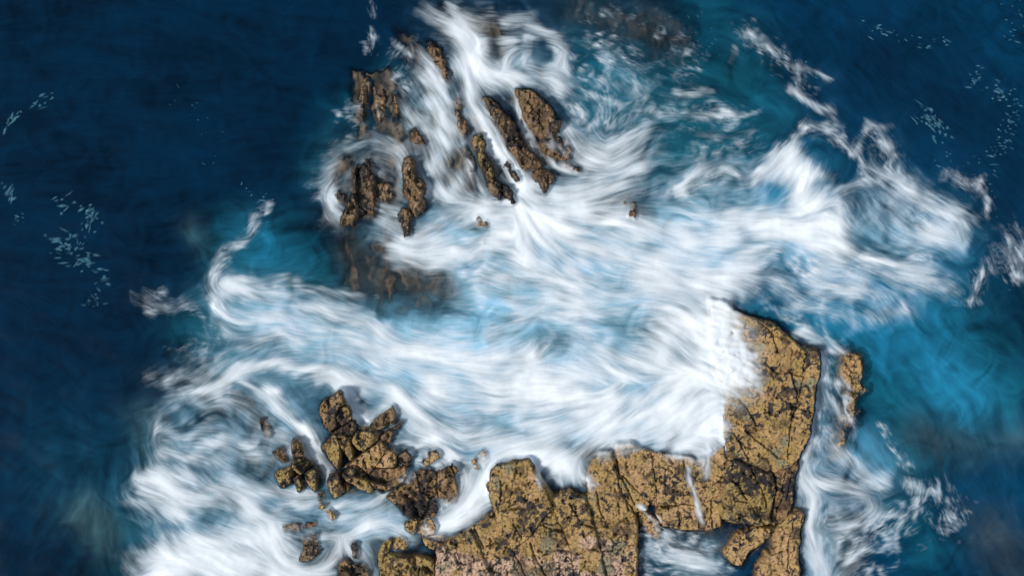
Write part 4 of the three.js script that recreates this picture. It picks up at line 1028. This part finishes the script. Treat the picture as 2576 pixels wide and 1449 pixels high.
put(new THREE.Mesh(sheetGeometry(lines(EX, 0.12, 3000), lines(EZ, 0.12, 3000), (x, z) => (Math.abs(x) < 60 && Math.abs(z) < 60 ? swell(x, z) : 0), null, true),
  new THREE.MeshPhysicalMaterial({ map: waterTex, transparent: true, roughness: 0.15, ior: 1.33, specularIntensity: 0.3 })), 'water', { kind: 'structure', label: 'deep blue and turquoise sea around the rocks', category: 'sea' });

// ------------------------------------------------------------------ foam: a relief of its own where the sea is white
{
  const c = 0.055, nx = Math.round(2 * EX / c), nz = Math.round(2 * EZ / c), id = new Int32Array((nx + 1) * (nz + 1)).fill(-1), pos = [], uv = [], idx = [];
  const A = (X, Z) => sample(foamA, X, Z, TW, TH);
  const vert = (i, j) => {
    const q = j * (nx + 1) + i;
    if (id[q] < 0) {
      id[q] = pos.length / 3;
      const X = -EX + i * c, Z = -EZ + j * c, a = A(X, Z);
      const y = Math.max(swell(X, Z), sample(over, X, Z)) + 0.022 + a * (0.05 + 0.035 * sample(combWide, X, Z, 512, 288) + 0.06 * fbm(X * 1.3, Z * 1.3, 3)) * 0.8;
      pos.push(X, Math.max(y, swell(X, Z) + 0.015), Z);
      uv.push((X + EX) / (2 * EX), (Z + EZ) / (2 * EZ));
    }
    return id[q];
  };
  for (let j = 0; j < nz; j++) for (let i = 0; i < nx; i++) {
    const X = -EX + i * c, Z = -EZ + j * c;
    if (Math.max(A(X, Z), A(X + c, Z), A(X, Z + c), A(X + c, Z + c), A(X + c / 2, Z + c / 2)) < 0.012) continue;
    const a = vert(i, j), b = vert(i + 1, j), d = vert(i, j + 1), e = vert(i + 1, j + 1);
    idx.push(a, d, b, b, d, e);
  }
  const g = new THREE.BufferGeometry();
  g.setAttribute('position', new THREE.Float32BufferAttribute(pos, 3));
  g.setAttribute('uv', new THREE.Float32BufferAttribute(uv, 2));
  g.setIndex(idx);
  g.computeVertexNormals();
  put(new THREE.Mesh(g, new THREE.MeshStandardMaterial({ color: new THREE.Color().setRGB(0.825, 0.90, 0.965), roughness: 0.95, alphaMap: foamTex, transparent: true })), 'sea_foam',
    { kind: 'stuff', label: 'white silky foam streaming over the sea between the brown rocks', category: 'foam' });
}
// flecks of drifting foam on the open water
{
  const pos = [], col = [], idx = [];
  const fleck = (x, y, len, wid, ang, op) => {
    const n = 9, base = pos.length / 3, X = px2m(x), Z = py2m(y), ca = Math.cos(ang), sa = Math.sin(ang), l = len * U, w = wid * U;
    pos.push(X, swell(X, Z) + 0.03, Z); col.push(0.13, 0.38, 0.52, op);
    for (let k = 0; k < n; k++) {
      const t = k / n * 6.283, r = 0.7 + 0.6 * rnd(), u = Math.cos(t) * l * r, v = Math.sin(t) * w * r, xx = X + u * ca - v * sa, zz = Z + u * sa + v * ca;
      pos.push(xx, swell(xx, zz) + 0.016, zz); col.push(0.13, 0.38, 0.52, 0);
      idx.push(base, base + 1 + (k + 1) % n, base + 1 + k);
    }
  };
  const scatter = (n, r, ang, len, op, ...p) => {
    for (let k = 0; k < n; k++) {
      const s = rnd() * (p.length / 2 - 1), i = Math.min(Math.floor(s), p.length / 2 - 2), u = s - i;
      const g = () => (rnd() + rnd() + rnd() - 1.5) * 1.2;
      fleck(mix(p[2 * i], p[2 * i + 2], u) + r * g(), mix(p[2 * i + 1], p[2 * i + 3], u) + r * g(), len * (0.5 + 1.9 * rnd() * rnd()), len * (0.25 + 0.35 * rnd()), ang + 0.5 * g(), 1.15 * op * (0.2 + 0.8 * rnd()));
    }
  };
  scatter(26, 12, -0.7, 8, 0.55, 5, 320, 60, 275, 140, 240);
scatter(10, 8, -1.0, 10, 0.55, 5, 445, 15, 480, 30, 500);
scatter(26, 24, -0.6, 9, 0.45, 130, 510, 210, 530, 230, 560);
scatter(60, 26, 0.05, 9, 0.42, 130, 600, 190, 640, 260, 700);
scatter(26, 16, -1.1, 8, 0.4, 190, 620, 240, 530);
scatter(10, 14, 0.2, 6, 0.35, 30, 545, 60, 560);
scatter(16, 50, 0.2, 4, 0.35, 430, 215, 480, 300, 520, 400);
scatter(30, 20, 0.2, 6, 0.6, 2195, 75, 2290, 100, 2400, 110);
scatter(40, 22, 0.3, 7, 0.55, 2440, 190, 2500, 215, 2540, 250);
scatter(46, 26, 0.7, 8, 0.5, 2310, 270, 2350, 310, 2390, 330);
scatter(60, 24, 0.2, 5, 0.5, 2560, 250, 2540, 330, 2500, 400);
scatter(20, 30, 0.6, 5, 0.5, 2550, 10, 2560, 90);
scatter(30, 24, -0.3, 5, 0.5, 620, 480, 670, 520, 600, 600);
scatter(30, 16, 0.6, 6, 0.5, 1880, 80, 1960, 140, 2080, 200);
scatter(30, 30, 0.3, 6, 0.35, 2330, 420, 2440, 430, 2500, 480);
scatter(24, 30, -0.2, 5, 0.4, 2510, 560, 2540, 640, 2480, 700);
scatter(16, 20, 0.2, 7, 0.3, 230, 750, 250, 760);
scatter(24, 40, 0.4, 4, 0.35, 1720, 60, 1800, 120);

  const g = new THREE.BufferGeometry();
  g.setAttribute('position', new THREE.Float32BufferAttribute(pos, 3));
  g.setAttribute('color', new THREE.Float32BufferAttribute(col, 4));
  g.setIndex(idx);
  g.computeVertexNormals();
  put(new THREE.Mesh(g, new THREE.MeshStandardMaterial({ vertexColors: true, transparent: true, roughness: 0.95 })), 'foam_flecks',
    { kind: 'stuff', label: 'small pale foam flecks drifting on the open dark water', category: 'foam' });
}

renderer.render(scene, camera);
